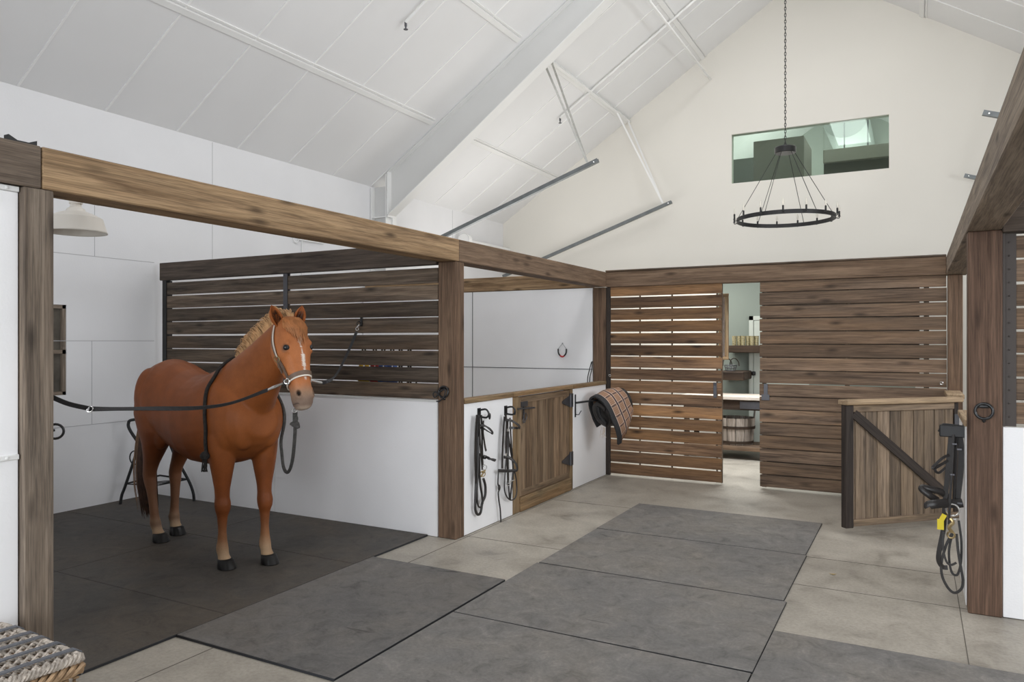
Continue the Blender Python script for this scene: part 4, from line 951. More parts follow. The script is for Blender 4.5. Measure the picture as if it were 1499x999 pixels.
# ------------------------------------------------------------------ tack room seen through the doorway
m = MB(); m.box((-2.87, 12.4, .003), (.0, 12.5, 2.72)); struct(m, 'wall_tack_room', 'sage')
m = MB(); m.box((-5.2, 12.42, .003), (-2.88, 12.5, 2.72)); struct(m, 'wall_side', 'cream')
dp = ony(1106, 460, 12.38); d_ = MB(); d_.box((-2.28, 12.36, .02), (-1.45, 12.395, 2.08), 2, .004); dd = struct(d_, 'door_1', flat('pale_sage_door', (.50, .54, .49), .5))
m = MB(); q = ony(1103, 547, 12.34); m.ball(q, .035); m.box((q.x-.03, 12.35, q.z-.03), (q.x+.03, 12.358, q.z+.03)); m.build('door_handle', 'black', dd)
m = MB(); m.box((-2.35, 12.35, .02), (-2.285, 12.399, 2.15), 2); m.box((-2.35, 12.35, 2.085), (-1.4, 12.399, 2.15), 0); o = m.build('trim_21', flat('pale_sage_trim', (.50, .54, .49), .5)); o['kind'] = 'structure'
# upper shelf with glasses
a, b = ony(1067, 511, 12.15), ony(1116, 511, 12.15)
m = MB(); m.box((a.x, 12.05, a.z-.06), (b.x+.12, 12.395, a.z+.055), 0, .01); tag(m.build('wall_shelf', 'old'), 'thick dark wooden wall shelf holding the gold glasses', 'shelf', 'rustic wall shelves')
sz = a.z+.056
for i, px in enumerate((1075, 1081.5, 1088, 1094.5, 1101, 1107)):
    q = ony(px, 505, 12.12); m = MB(); m.lathe([(.030, .0), (.033, .002), (.036, .15), (.034, .15), (.03, .012), (0, .012)], (q.x, 12.12+.03*(i % 2), sz), 16)
    nth = ('first', 'second', 'third', 'fourth', 'fifth', 'sixth')[i]
    tag(m.build('drinking_glass', 'glassware', None, True), '%s gold patterned drinking glass along the upper wall shelf' % nth, 'glass', 'gold glasses on the upper shelf')
# lower shelf with wire basket
a, b = ony(1052, 548, 11.9), ony(1092, 546, 11.9)
m = MB(); m.box((a.x, 11.75, a.z-.085), (b.x, 12.395, a.z+.05), 0, .015); tag(m.build('wall_shelf', 'old'), 'lower dark wooden shelf holding the wire basket', 'shelf', 'rustic wall shelves')
e = thing('wire_basket', 'small dark wire basket with two looped handles on the lower shelf', 'basket', (b.x-.25, 11.95, a.z+.05))
zc = a.z+.052; xc = b.x-.24
m = MB()
for z, r in ((.005, .07), (.05, .085), (.09, .095)): m.ring((xc, 11.93, zc+z), r, .006, (0, 0, 1), 20, 6)
for k in range(10): a_ = 2*PI*k/10; m.tube([(xc+.07*math.cos(a_), 11.93+.07*math.sin(a_), zc+.005), (xc+.095*math.cos(a_), 11.93+.095*math.sin(a_), zc+.09)], .004, 5)
m.build('basket_body', 'gunmetal', e)
for dx in (-.05, .06):
    m = MB(); m.tube(smoothpath([(xc+dx-.07, 11.93, zc+.08), (xc+dx-.05, 11.90, zc+.17), (xc+dx+.01, 11.90, zc+.20), (xc+dx+.06, 11.92, zc+.15), (xc+dx+.07, 11.93, zc+.08)], 5), .008, 6); m.build('handle', 'old', e)
# picture / mirror with wooden frame
a = ony(1059.5, 480, 11.0); e = thing('mirror', 'tall mirror edge with wooden frame seen behind the sliding door', 'mirror', (a.x-.2, 11.0, 1.5))
zt, zb = ony(1062, 430, 11.0).z, ony(1062, 527, 11.0).z; x1 = ony(1066.5, 480, 11.0).x
m = MB()
for q0, q1 in (((x1-.14, zb), (x1, zb+.05)), ((x1-.14, zt-.05), (x1, zt)), ((x1-.05, zb+.05), (x1, zt-.05)), ((x1-.14, zb+.05), (x1-.09, zt-.05))): m.box((q0[0], 10.98, q0[1]), (q1[0], 11.02, q1[1]), None, .004)
m.build('mirror_frame', 'trim', e)
m = MB(); m.box((x1-.09, 10.995, zb+.05), (x1-.05, 11.005, zt-.05)); m.build('mirror_glass', 'chrome', e)
# counter with lower shelf and wooden tub
cz = ony(1085, 581, 11.25).z; xl, xr = ony(1050, 590, 11.3).x-.5, ony(1120, 590, 11.3).x+.05
e = thing('work_table', 'wooden console table with pale top seen through the doorway', 'table', ((xl+xr)/2, 11.6, 0))
m = MB(); m.box((xl-.03, 11.22, cz-.05), (xr+.03, 11.95, cz), 0, .006); m.build('table_top', 'towel', e)
m = MB(); m.box((xl, 11.26, cz-.20), (xr, 11.92, cz-.052), 0, .004); m.build('apron', 'old', e)
m = MB(); q = ony(1085, 597, 11.25); m.box((q.x-.02, 11.245, cz-.18), (xr-.02, 11.262, cz-.07), 0, .003); m.build('drawer', 'gunmetal', e)
for x in (xl+.04, xr-.04):
    for y in (11.3, 11.88):
        m = MB(); m.box((x-.035, y-.035, .003), (x+.035, y+.035, cz-.2), 2, .003); m.build('leg', 'old', e)
zs = ony(1085, 654, 11.28).z
m = MB(); m.box((xl+.01, 11.24, zs-.06), (xr-.01, 11.92, zs), 0, .004); m.build('lower_shelf', 'slat', e)
tx0, tx1 = ony(1054, 640, 11.45).x, ony(1104, 640, 11.45).x; tc = Vector(((tx0+tx1)/2-.05, 11.56, zs+.002)); tr = (tx1-tx0)/2+.05; th = .40
e = thing('bushel_tub', 'weathered white wooden stave tub on the table lower shelf', 'tub', tc)
m = MB(); ns = 14
for k in range(ns):
    a0, a1 = 2*PI*(k+.04)/ns, 2*PI*(k+.96)/ns; vs = []
    hh = th*(1.0 if k not in (0,) else 1.3)
    for (rr, z) in ((tr*.86, 0), (tr, hh)):
        for r2 in (rr, rr-.012):
            for a_ in (a0, a1): vs.append(Vector((tc.x+r2*math.cos(a_), tc.y+r2*math.sin(a_)*.9, tc.z+z)))
    V = [m.bm.verts.new(v) for v in vs]
    for v in V: v[m.g] = Vector((v.co.z, k*.37, v.co.x))
    for f in ((0, 1, 5, 4), (2, 6, 7, 3), (0, 4, 6, 2), (1, 3, 7, 5), (4, 5, 7, 6), (0, 2, 3, 1)): m.bm.faces.new([V[i] for i in f])
m.build('staves', 'tub', e)
for z, r in ((.02, tr*.875), (.24, tr*.955)):
    m = MB(); pts = [Vector((tc.x+r*math.cos(a_), tc.y+r*math.sin(a_)*.9, tc.z+z+.02)) for a_ in [2*PI*k/32 for k in range(32)]]; m.sweep(pts, [(-.02, -.004), (.02, -.004), (.02, .006), (-.02, .006)], None, True, None, True, [Vector((math.cos(a_), math.sin(a_), 0)) for a_ in [2*PI*k/32 for k in range(32)]]); m.build('hoop', 'old', e)
m = MB(); m.lathe([(0, 0), (tr*.84, 0), (tr*.84, .012), (0, .012)], tc+Vector((0, 0, .003)), 24, Matrix.Diagonal((1, .9, 1, 1))); m.build('tub_bottom', 'old', e)

# ------------------------------------------------------------------ loft seen through the gable window
m = MB(); m.box((XW, 21.8, 0), (XE, 21.95, RZ)); struct(m, 'wall_loft', flat('loft_back_wall', (.48, .50, .47), .8, 0, .2, 0, 1, .05, .5))
m = MB(); m.box((XW, 15.2, 3.9), (XE, 21.8, 4.05)); struct(m, 'floor_loft', 'cream')
bx0, bx1 = ony(1103, 240, 15.4).x, ony(1177, 240, 15.4).x
e = tag(MB().box((bx0, 15.4, 4.06), (bx1, 16.6, ony(1140, 203, 15.4).z), None, .005).build('duct_chase', flat('taupe_drywall', (.25, .235, .20), .8)), 'boxed taupe column behind the gable window glass', 'column')
hz0, hz1 = ony(1250, 246, 16.8).z, ony(1250, 222, 16.8).z
hb = thing('loft_header', 'taupe header beam crossing behind the gable window', 'beam', (0, 16.8, hz0))
m = MB(); m.box((bx1+.2, 16.8, (hz0+hz1)/2), (1.3, 17.3, hz1+.1), 0, .005); m.build('header_board', flat('taupe_header', (.22, .21, .18), .8), hb)
m = MB(); m.box((bx1+.2, 16.95, hz0-.35), (1.3, 17.25, (hz0+hz1)/2), 0, .005); m.build('header_soffit', flat('dark_header', (.10, .095, .08), .8), hb)
m = MB(); m.box((-6.5, 16.9, hz0-.3), (bx0-.05, 17.2, ony(1090, 232, 16.9).z), 0, .005); tag(m.build('loft_partition', flat('dark_partition', (.16, .17, .15), .8)), 'dark low partition at the left edge behind the gable window', 'partition')
dc = ony(1244, 200, 19.0); m = MB(); m.tube([(dc.x, 17.6, dc.z+.1), (dc.x, 21.7, dc.z+.1)], .46, 32); tag(m.build('round_duct', flat('duct_metal', (.36, .39, .38), .6, .0), None, True), 'large round duct under the roof behind the gable window', 'duct')
for px, lab in ((1236, 'left one of two duct hanger rods behind the gable window'), (1270.5, 'right one of two duct hanger rods behind the gable window')):
    a = ony(px, 205, 17.5); m = MB(); m.tube([(a.x, 17.5, hz1-.2), (a.x, 17.5, roofz(a.x)-.02)], .014, 6); tag(m.build('hanger_rod', 'gunmetal'), lab, 'rod', 'duct hanger rods')
# ================================================================== THE HORSE
HO = Vector((-5.16, 4.215, 0)); HA = math.radians(-11.4)
HW = Matrix.Translation(HO) @ Matrix.Rotation(HA, 4, 'Z')
def hw_(p): return HW @ Vector(p)
KN = 32
hm = MB()
def ell(c, a, b, ra, rb_up, rb_dn=None, p=1.0, n=KN):
    rb_dn = rb_up if rb_dn is None else rb_dn; out = []
    for k in range(n):
        t = 2*PI*k/n; cs, sn = math.cos(t), math.sin(t)
        x = math.copysign(abs(cs)**p, cs)*ra; y = math.copysign(abs(sn)**p, sn)*(rb_up if sn > 0 else rb_dn)
        out.append(Vector(c)+a*x+b*y)
    return out
def shell(rings):
    m = MB(); m.loft(rings); bmesh.ops.recalc_face_normals(m.bm, faces=list(m.bm.faces)); me = bpy.data.meshes.new('t'); m.bm.to_mesh(me); m.bm.free(); hm.bm.from_mesh(me); bpy.data.meshes.remove(me)
def blob(c, r, rot=None): hm.ball(c, r, 20, 14, rot)
Y = Vector((0, 1, 0)); Z = Vector((0, 0, 1)); X = Vector((1, 0, 0))
# trunk: x, top, bottom, half width
TR = [(-.885, 1.30, 1.12, .07), (-.86, 1.39, 1.04, .14), (-.79, 1.49, .96, .21), (-.68, 1.565, .92, .258), (-.54, 1.595, .89, .278), (-.38, 1.57, .85, .272), (-.2, 1.515, .79, .278), (0, 1.475, .755, .298), (.18, 1.485, .755, .300), (.34, 1.535, .775, .288), (.46, 1.57, .79, .272), (.56, 1.55, .81, .268), (.66, 1.48, .85, .262), (.75, 1.40, .91, .245), (.82, 1.33, .97, .195), (.865, 1.25, 1.03, .12)]
shell([ell((x, 0, b+(t-b)*.47), Y, Z, w, (t-b)*.53, (t-b)*.47, .93) for x, t, b, w in TR])
# neck
NK = [((.48, 0, 1.25), (.75, .66), .30, .20), ((.62, 0, 1.355), (.74, .67), .295, .19), ((.76, -.0, 1.46), (.76, .65), .25, .152), ((.90, -.0, 1.575), (.78, .62), .205, .120), ((1.03, .0, 1.685), (.80, .60), .168, .098), ((1.13, .0, 1.765), (.82, .57), .145, .082), ((1.20, 0, 1.82), (.85, .53), .125, .078)]
shell([ell(c, Y, Vector((-d[1], 0, d[0])).normalized(), w, h, h, .9) for c, d, h, w in NK])
# head
HO_ = Vector((1.235, -.012, 1.868)); yw = math.radians(3)
hf = Vector((math.cos(yw), math.sin(yw), 0)); ha = (hf*.27-Z*.963).normalized(); hn = (hf*.963+Z*.27).normalized(); hs = Z.cross(hf).normalized()
HD = [(-.060, .050, .02, .05), (-.040, .078, .035, .08), (0, .098, .055, .12), (.06, .112, .070, .165), (.12, .121, .078, .195), (.18, .121, .080, .208), (.24, .109, .075, .195), (.31, .092, .067, .155), (.38, .080, .061, .118), (.44, .073, .056, .095), (.50, .074, .053, .085), (.545, .077, .048, .084), (.585, .070, .036, .082), (.61, .054, .018, .070), (.624, .032, .003, .05)]
def hsec(t):
    t = min(max(t, HD[0][0]), HD[-1][0])
    for A_, B_ in zip(HD, HD[1:]):
        if t <= B_[0]: 
            f = (t-A_[0])/(B_[0]-A_[0]); return [a+(b-a)*f for a, b in zip(A_[1:], B_[1:])]
    return HD[-1][1:]
def HPt(t, ang, off=0):
    w, fr, bk = hsec(t); a = math.radians(ang); cs, sn = math.cos(a), math.sin(a)
    cs_ = math.copysign(abs(cs)**.85, cs); sn_ = math.copysign(abs(sn)**.85, sn)
    return HO_+ha*t+hs*((w+off)*sn_)+hn*(((fr if cs > 0 else bk)+off)*cs_)
shell([[HPt(t, 360*k/KN) for k in range(KN)] for t, *_ in HD])
Rh = Matrix((hs, hn, ha)).transposed()
for s in (-1, 1):
    blob(HO_+ha*.17+hs*.060*s-hn*.095, (.045, .085, .115), Rh)
    blob(HO_+ha*.152+hs*.096*s+hn*.044, (.022, .030, .026), Rh)
    blob(HO_+ha*.212+hs*.103*s+hn*.040, (.018, .024, .014), Rh)
    blob(HO_+ha*.20+hs*.108*s-hn*.01, (.020, .05, .05), Rh)
    blob(HO_+ha*.29+hs*.078*s+hn*.000, (.022, .018, .09), Rh)
    blob(HO_+ha*.515+hs*.054*s+hn*.024, (.028, .032, .044), Rh)
blob(HO_+ha*.585-hn*.052, (.044, .038, .034), Rh)
# shoulders, chest, haunches, stifles
for s in (-1, 1):
    blob((.58, .20*s, 1.18), (.16, .07, .26), Matrix.Rotation(math.radians(-18), 3, 'Y'))
    blob((.765, .105*s, 1.10), (.085, .10, .17)); blob((-.62, .165*s, 1.25), (.22, .105, .27)); blob((-.44, .165*s, 1.02), (.14, .07, .19))
# fore legs
FL = [(1.16, -.02, .15, .075, 1), (1.02, -.02, .15, .105, 1), (.92, -.01, .13, .100, 1), (.82, 0, .104, .086, 1), (.72, 0, .083, .070, 1), (.62, 0, .063, .054, 1), (.56, 0, .057, .052, 1), (.505, .006, .063, .060, 1), (.46, .006, .058, .055, 1), (.41, 0, .043, .038, 1), (.30, -.002, .035, .030, 1), (.22, -.002, .041, .035, 1), (.17, -.004, .050, .044, 1), (.14, 0, .049, .044, 1), (.115, .012, .043, .041, 1), (.085, .03, .050, .050, 1), (.055, .042, .054, .054, 1)]
HL = [(1.30, .0, .22, .10), (1.12, .02, .235, .125), (.98, .055, .20, .12), (.87, .04, .155, .098), (.77, -.02, .115, .075), (.69, -.075, .088, .060), (.62, -.115, .076, .052), (.565, -.135, .070, .050), (.51, -.125, .062, .048), (.44, -.115, .048, .040), (.32, -.105, .041, .035), (.22, -.10, .043, .037), (.175, -.095, .052, .045), (.145, -.09, .050, .045), (.115, -.07, .044, .042), (.085, -.05, .050, .050), (.055, -.038, .054, .054)]
feet = []
for (ex, ey, fx, fy) in ((.565, -.165, .525, -.138), (.595, .170, .665, .142)):
    rr = []
    for z, dx, rx, ry, _ in FL:
        f = min(max((1.0-z)/.95, 0), 1); rr.append(ell((ex+(fx-ex)*f+dx, ey+(fy-ey)*f, z), X, Y, rx, ry, ry, .95))
    shell(rr); feet.append((fx+.045, fy, 1)); blob((ex+(fx-ex)*.52+.028, ey+(fy-ey)*.5, .50), (.03, .042, .05)); blob((fx-.03, fy, .155), (.026, .03, .035))
for (ex, ey, fx, fy) in ((-.62, -.155, -.545, -.105), (-.62, .150, -.675, .105)):
    rr = []
    for z, dx, rx, ry in HL:
        f = min(max((1.05-z)/1.0, 0), 1); rr.append(ell((ex+(fx-ex)*f+dx, ey+(fy-ey)*f, z), X, Y, rx, ry, ry, .95))
    shell(rr); feet.append((fx-.03, fy, 1)); blob((ex+(fx-ex)*.5-.185, ey+(fy-ey)*.5, .60), (.028, .026, .06)); blob((fx-.13, fy, .165), (.026, .03, .035))
# tail dock
blob((-.885, 0, 1.335), (.055, .04, .11), Matrix.Rotation(math.radians(20), 3, 'Y'))
bm_ = hm.bm
me = bpy.data.meshes.new('raw'); bm_.to_mesh(me); bm_.free()
raw = bpy.data.objects.new('raw', me); C.objects.link(raw)
md = raw.modifiers.new('r', 'REMESH'); md.mode = 'VOXEL'; md.voxel_size = .0085
md = raw.modifiers.new('s', 'SMOOTH'); md.factor = .5; md.iterations = 14
bpy.context.view_layer.update()
dg = bpy.context.evaluated_depsgraph_get(); hme = bpy.data.meshes.new_from_object(raw.evaluated_get(dg)); bpy.data.objects.remove(raw); hme.name = 'horse'
nv = len(hme.vertices); co = np.empty(nv*3, np.float32); hme.vertices.foreach_get('co', co); co = co.reshape(-1, 3)
no = np.empty(nv*3, np.float32); hme.vertices.foreach_get('normal', no); no = no.reshape(-1, 3)
rel = co-np.array(HO_); tt = rel@np.array(ha); ss = rel@np.array(hs); nn_ = rel@np.array(hn)
ishead = (co[:, 0] > 1.08) & (tt > -.25) & (tt < .75)
# nostrils sink in
ndark = np.zeros(nv)
for s in (-1, 1):
    c = np.array(HO_+ha*.512+hs*.066*s+hn*.046); d = (co-c); dd = np.sqrt(((d@np.array(hs))/.018)**2+((d@np.array(ha))/.028)**2+((d@np.array(hn))/.03)**2)
    ndark = np.maximum(ndark, np.clip(1.5-dd*1.35, 0, 1)*ishead)
    w = np.clip(1-dd, 0, 1)*ishead; co -= (np.array(hn)*.7+np.array(hs)*.5*s)[None, :]*(w*.05)[:, None]
hme.vertices.foreach_set('co', co.ravel())
def lerp(a, b, w): return a*(1-w[:, None])+np.array(b)[None, :]*w[:, None]
def sst(x, a, b): t = np.clip((x-a)/(b-a), 0, 1); return t*t*(3-2*t)
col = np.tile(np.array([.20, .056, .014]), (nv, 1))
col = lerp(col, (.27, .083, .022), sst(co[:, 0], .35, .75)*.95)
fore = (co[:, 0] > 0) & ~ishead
col = lerp(col, (.115, .030, .008), (1-sst(co[:, 2], .85, 1.25))*(1-sst(co[:, 0], .1, .45))*.75)  # lower barrel and flank: darker coat, plus shade painted into the colour
col = lerp(col, (.185, .052, .014), (1-sst(co[:, 2], .70, .95))*fore*.8)
col = lerp(col, (.30, .145, .068), (1-sst(co[:, 2], .14, .46))*fore)
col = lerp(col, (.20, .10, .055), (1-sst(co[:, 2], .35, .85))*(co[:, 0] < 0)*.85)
col = lerp(col, (.46, .33, .21), (1-sst(co[:, 2], .10, .26))*.75*(~ishead))
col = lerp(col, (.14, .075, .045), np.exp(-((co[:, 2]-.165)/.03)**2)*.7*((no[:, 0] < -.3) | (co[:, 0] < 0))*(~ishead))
# head markings
col = lerp(col, (.46, .165, .060), ishead*sst(co[:, 0], 1.10, 1.2)*.95)
H_ = ishead.astype(float)
col = lerp(col, (.30, .20, .135), sst(tt, .42, .52)*H_*.85)
col = lerp(col, (.20, .15, .125), sst(tt, .49, .57)*H_*.75)
col = lerp(col, (.48, .38, .30), sst(tt, .59, .615)*H_*.8)
cen = .012+.05*np.clip(tt-.12, 0, 1)*0
def patch(t0, t1, c0, c1, w): 
    f = np.clip((tt-t0)/(t1-t0), 0, 1); cc_ = c0+(c1-c0)*f; e_ = .004
    jag = .003*np.sin(tt*420)+.002*np.sin(tt*930)
    return sst(-np.abs(ss-cc_)+w+jag, -e_, e_)*sst(tt, t0-.006, t0+.008)*(1-sst(tt, t1-.008, t1+.006))*(nn_ > 0)*H_
for pz in (patch(.105, .155, .010, -.008, .013), patch(.15, .25, -.008, .004, .0035), patch(.235, .325, .006, .006, .013), patch(.32, .42, .006, .004, .005)):
    col = lerp(col, (.80, .72, .66), pz)
for s in (-1, 1):
    ec = np.array(HO_+ha*.185+hs*.116*s+hn*.040); d = np.linalg.norm(co-ec, axis=1); col = lerp(col, (.13, .075, .05), np.clip(1.5-d/.026, 0, 1)*.8*H_)
    eb = HO_-ha*.02+hs*.058*s-hn*.012; d = co-np.array(eb); al = d@np.array((-ha*.97+hs*.30*s+hn*.02).normalized()); sd_ = d@np.array(hs)*s; d = d*0+9
    inn = (al > .012)*(al < .14)*(no@np.array(hn) > .25)*H_; w = np.exp(-((al-.06)/.045)**2)*inn
    col = lerp(col, (.07, .032, .018), np.clip(w*0, 0, .9))
col = lerp(col, (.022, .016, .014), ndark)
# mouth line
w = np.exp(-((tt-.578)/.005)**2)*(nn_ < .02)*H_*(np.abs(ss) > .02); col = lerp(col, (.05, .035, .03), np.clip(w, 0, .8))
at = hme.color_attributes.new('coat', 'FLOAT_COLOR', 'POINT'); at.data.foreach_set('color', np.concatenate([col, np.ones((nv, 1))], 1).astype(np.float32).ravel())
from mathutils.bvhtree import BVHTree
hbm = bmesh.new(); hbm.from_mesh(hme); HB = BVHTree.FromBMesh(hbm); hbm.free()
for p in hme.polygons: p.use_smooth = True
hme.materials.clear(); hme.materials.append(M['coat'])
horse = thing('horse', 'chestnut horse with white blaze standing haltered in the stall', 'horse', HO)
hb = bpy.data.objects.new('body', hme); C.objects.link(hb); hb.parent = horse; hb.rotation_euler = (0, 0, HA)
def cast(o, d, off=.01):
    h = HB.ray_cast(Vector(o), Vector(d).normalized()); 
    return (h[0]+h[1]*off, h[1]) if h[0] is not None else (None, None)
rnd0 = random.Random(5)
# hooves
for (fx, fy, _) in feet:
    m = MB(); R_ = []
    for z, dx, rx, ry in ((.072, .0, .052, .052), (.066, .002, .058, .057), (.035, .012, .066, .062), (.006, .020, .074, .066), (.002, .02, .072, .064)):
        R_.append([hw_(p) for p in ell((fx+dx, fy, z+.018), X, Y, rx, ry, ry, .9, 24)])
    m.loft(R_); m.build('hoof', 'hoof', horse, True)
# eyes
for s in (-1, 1):
    m = MB(); c = HO_+ha*.182+hs*.1025*s+hn*.044; m.ball(hw_(c), .0225, 16, 12); m.build('eye', 'blackpl', horse, True)
# ears: hollow leaf-shaped shells turned forward
for s in (-1, 1):
    eb = HO_-ha*.002+hs*.070*s-hn*.018; ed = (-ha*.92+hs*.46*s+hn*.10).normalized(); es = hs*.82+hn*.45; es = (es-ed*es.dot(ed)).normalized(); en = es.cross(ed).normalized()
    if en.dot(hn*.8-hs*.6) < 0: en = -en
    prof = [(-.02, .030, .030), (.015, .038, .032), (.05, .045, .030), (.085, .042, .024), (.115, .031, .017), (.138, .017, .010), (.157, .003, .003)]
    m = MB(); outer = []; inner = []; nA = 16
    for t, w_, d_ in prof:
        c = eb+ed*t+hs*s*(t*.10-t*t*.9)+en*(t*.10)
        ro, ri = [], []
        for k in range(nA+1):
            th = math.radians(135+270*k/nA)
            ro.append(c+es*(w_*math.cos(th))+en*(d_*math.sin(th))); ri.append(c+es*(w_*.84*math.cos(th))+en*(d_*.80*math.sin(th)))
        outer.append(ro); inner.append(ri)
    def addg(G):
        R = [[m.bm.verts.new(hw_(p)) for p in r] for r in G]
        for A_, B_ in zip(R, R[1:]):
            for k in range(nA): m.bm.faces.new((A_[k], A_[k+1], B_[k+1], B_[k]))
        return R
    RO = addg(outer); RI = addg(inner)
    for A_, B_, C_, D_ in zip(RO, RO[1:], RI, RI[1:]):
        for k in (0, nA): m.bm.faces.new((A_[k], B_[k], D_[k], C_[k]))
    ear = m.build('ear', 'ear', horse, True)
    m = MB()
    for i in range(26):
        f = rnd0.random(); t = .01+.075*f; w_ = .022*(1-f*.4); q = eb+ed*t+es*rnd0.uniform(-w_, w_)-en*.006
        m.tube([hw_(q), hw_(q+en*.016+ed*.012), hw_(q+en*.024+ed*.03+es*rnd0.uniform(-.008, .008))], .0016, 4)
    m.build('inner_ear_hair', 'tail', ear, True)
# hair
def strand(m, pts, r): 
    pp = smoothpath([hw_(p) for p in pts], 3); n = len(pp); m.tube(pp, r, 4, False, [max(.15, 1-(i/(n-1))**2*.85) for i in range(n)])
m = MB(); rnd = random.Random(3)
for i in range(1300):
    x = .53+rnd.random()*.70; y0 = rnd.uniform(-.016, .022)
    h, n_ = cast((x, y0, 2.5), (0, 0, -1), -.006)
    if h is None or h.z < 1.5: continue
    f = (x-.53)/.70; env = min(1, .45+2.2*f)*min(1, .55+(1-f)*3.5); ln = (.115+.075*rnd.random())*env
    d = Vector((-.62+rnd.uniform(-.28, .24), .18+rnd.uniform(-.35, .40), .70+rnd.uniform(-.22, .18))).normalized()
    p1 = h+d*ln*.45; p2 = p1+Vector((d.x*.36-.18, d.y*.36+.08, d.z*.28-.10))*ln; p3 = p2+Vector((-.34+rnd.uniform(-.1, .05), .14+rnd.uniform(-.1, .15), -.22+rnd.uniform(-.1, .1)))*ln
    strand(m, [h, p1, p2, p3], .0036)
for i in range(260):   # the part that lies on the far side of the neck
    x = .55+rnd.random()*.62; h, n_ = cast((x, .03, 2.5), (0, 0, -1), 0)
    if h is None or h.z < 1.5: continue
    strand(m, [h, h+Vector((-.02, .05, .01)), h+Vector((-.04, .09, -.06)), h+Vector((-.06+rnd.uniform(-.02, .02), .10, -.15))], .005)
m.build('mane', 'hair', horse, True)
m = MB()
for i in range(280):
    a = rnd.uniform(-58, 58); t0 = -.045+rnd.random()*.035; tl = .11+rnd.random()*.10-abs(a)/550; dr = rnd.uniform(-6, 10)
    strand(m, [HPt(t0, a, .008), HPt(t0+.05, a*.95+dr*.3, .016), HPt(t0+tl*.7, a*.8+dr*.7, .011), HPt(t0+tl, a*.7+dr, .006)], .0036)
m.build('forelock', 'forelock', horse, True)
m = MB()
for i in range(300):
    a = rnd.random()*2*PI; q = math.sqrt(rnd.random()); ox, oy = math.cos(a)*q, math.sin(a)*q; zb = .15+.14*q*rnd.random()+.05*rnd.random()
    strand(m, [(-.89+ox*.02, oy*.025, 1.36), (-.945+ox*.035, -.02+oy*.045, 1.16), (-.945+ox*.06, -.05+oy*.07, .82), (-.915+ox*.07, -.06+oy*.085, .48), (-.88+ox*.06, -.05+oy*.07, zb)], .0062)
m.build('tail', 'tail', horse, True)
m = MB()
for i in range(70):
    oy = rnd.uniform(-.8, .5); strand(m, [(-.92, -.02+oy*.02, 1.33), (-.99, -.05+oy*.04, 1.10), (-1.01, -.08+oy*.06, .80), (-.985+rnd.uniform(-.02, .02), -.09+oy*.08, .50), (-.95+rnd.uniform(-.03, .04), -.07+oy*.08, .20+rnd.random()*.22)], .0038)
m.build('tail_outer_hair', 'tail_pale', horse, True)

# ------------------------------------------------------------------ halter
e = thing('halter', 'brown leather halter with pale edging on the chestnut horse head', 'halter', hw_(HO_))
def surf(t, ang, off=.006):
    a = math.radians(ang); d = hs*math.sin(a)+hn*math.cos(a); c = HO_+ha*t-hn*.03
    dist = .5 if abs(((ang+180) % 360)-180) < 125 else .25
    h, n_ = cast(c+d*dist, -d, off)
    return (h, n_) if h is not None else (HPt(t, ang, off), d)
def strapon(name, key, seq, w, t, closed=False, off=.009):
    if not closed: seq = [((a0+(a1-a0)*f), (b0+(b1-b0)*f)) for (a0, b0), (a1, b1) in zip(seq, seq[1:]) for f in (0, .5)]+[seq[-1]]
    P_ = [surf(a, b, off) for a, b in seq]; m = MB(); pts = [hw_(p) for p, n_ in P_]; ups = [(HW.to_3x3() @ n_) for p, n_ in P_]
    for _ in range(2):
        rng = range(len(pts)) if closed else range(1, len(pts)-1)
        pts = [((pts[i-1]+pts[i]*2+pts[(i+1) % len(pts)])/4 if i in rng else pts[i]) for i in range(len(pts))]
    m.strap(pts, w, t, None, closed, ups); return m.build(name, key, e, True)
nb = lambda a: .405-.035*math.cos(math.radians(a))
strapon('noseband', 'leather_brown', [(nb(a), a) for a in range(0, 360, 10)], .034, .006, True, .010)
strapon('noseband_edging', 'pale', [(nb(a)+.020, a) for a in range(0, 360, 10)], .010, .008, True, .010)
for s in (-1, 1):
    seq = [(nb(80)-.005-.022*i/1.0*.9, s*(80+2.6*i)) for i in range(9)]
    strapon('cheek_strap', 'leather_brown', seq, .024, .006)
    tr_, ar_ = seq[-1][0], abs(seq[-1][1])
    strapon('crown_strap', 'leather_brown', [(tr_-.01-(tr_+.06)*i/9, s*(ar_-s*0+3*math.sin(i/9*PI)*4)) for i in range(10)], .024, .006)
    strapon('crown_edging', 'pale', [(tr_-.01-(tr_+.06)*i/9, s*(ar_-7+3*math.sin(i/9*PI)*4)) for i in range(8)], .010, .006, False, .011)
    strapon('throat_strap', 'leather_brown', [(tr_+.005+.006*i, s*(ar_+(122-ar_)*i/9)) for i in range(10)], .020, .006)
    strapon('strap_end', 'leather_brown', [(tr_+.02+.014*i, s*(ar_+8+.5*i)) for i in range(7)], .018, .006, False, .013)
    m = MB(); p, n_ = surf(tr_, s*ar_, .014); nw = HW.to_3x3() @ n_; m.ring(hw_(p), .024, .0038, nw+Vector((.3, -.3, 0)), 20, 6); m.build('cheek_ring', 'brass', e)
    m = MB(); p, n_ = surf(nb(84)+.008, s*84, .013); nw = HW.to_3x3() @ n_; m.ring(hw_(p), .021, .0042, nw, 16, 6); m.build('side_ring', 'chrome', e)
# crown over the poll behind the ears
pts = []
for i in range(13):
    y = .085*math.cos(PI*i/12); h, n_ = cast((1.165+.0, y*1.0, 2.4), (0.0, 0, -1), .006)
    if h is not None: pts.append((hw_(h), HW.to_3x3() @ n_))
m = MB(); m.strap([p for p, _ in pts], .024, .006, None, False, [n_ for _, n_ in pts]); m.build('poll_strap', 'leather_brown', e, True)

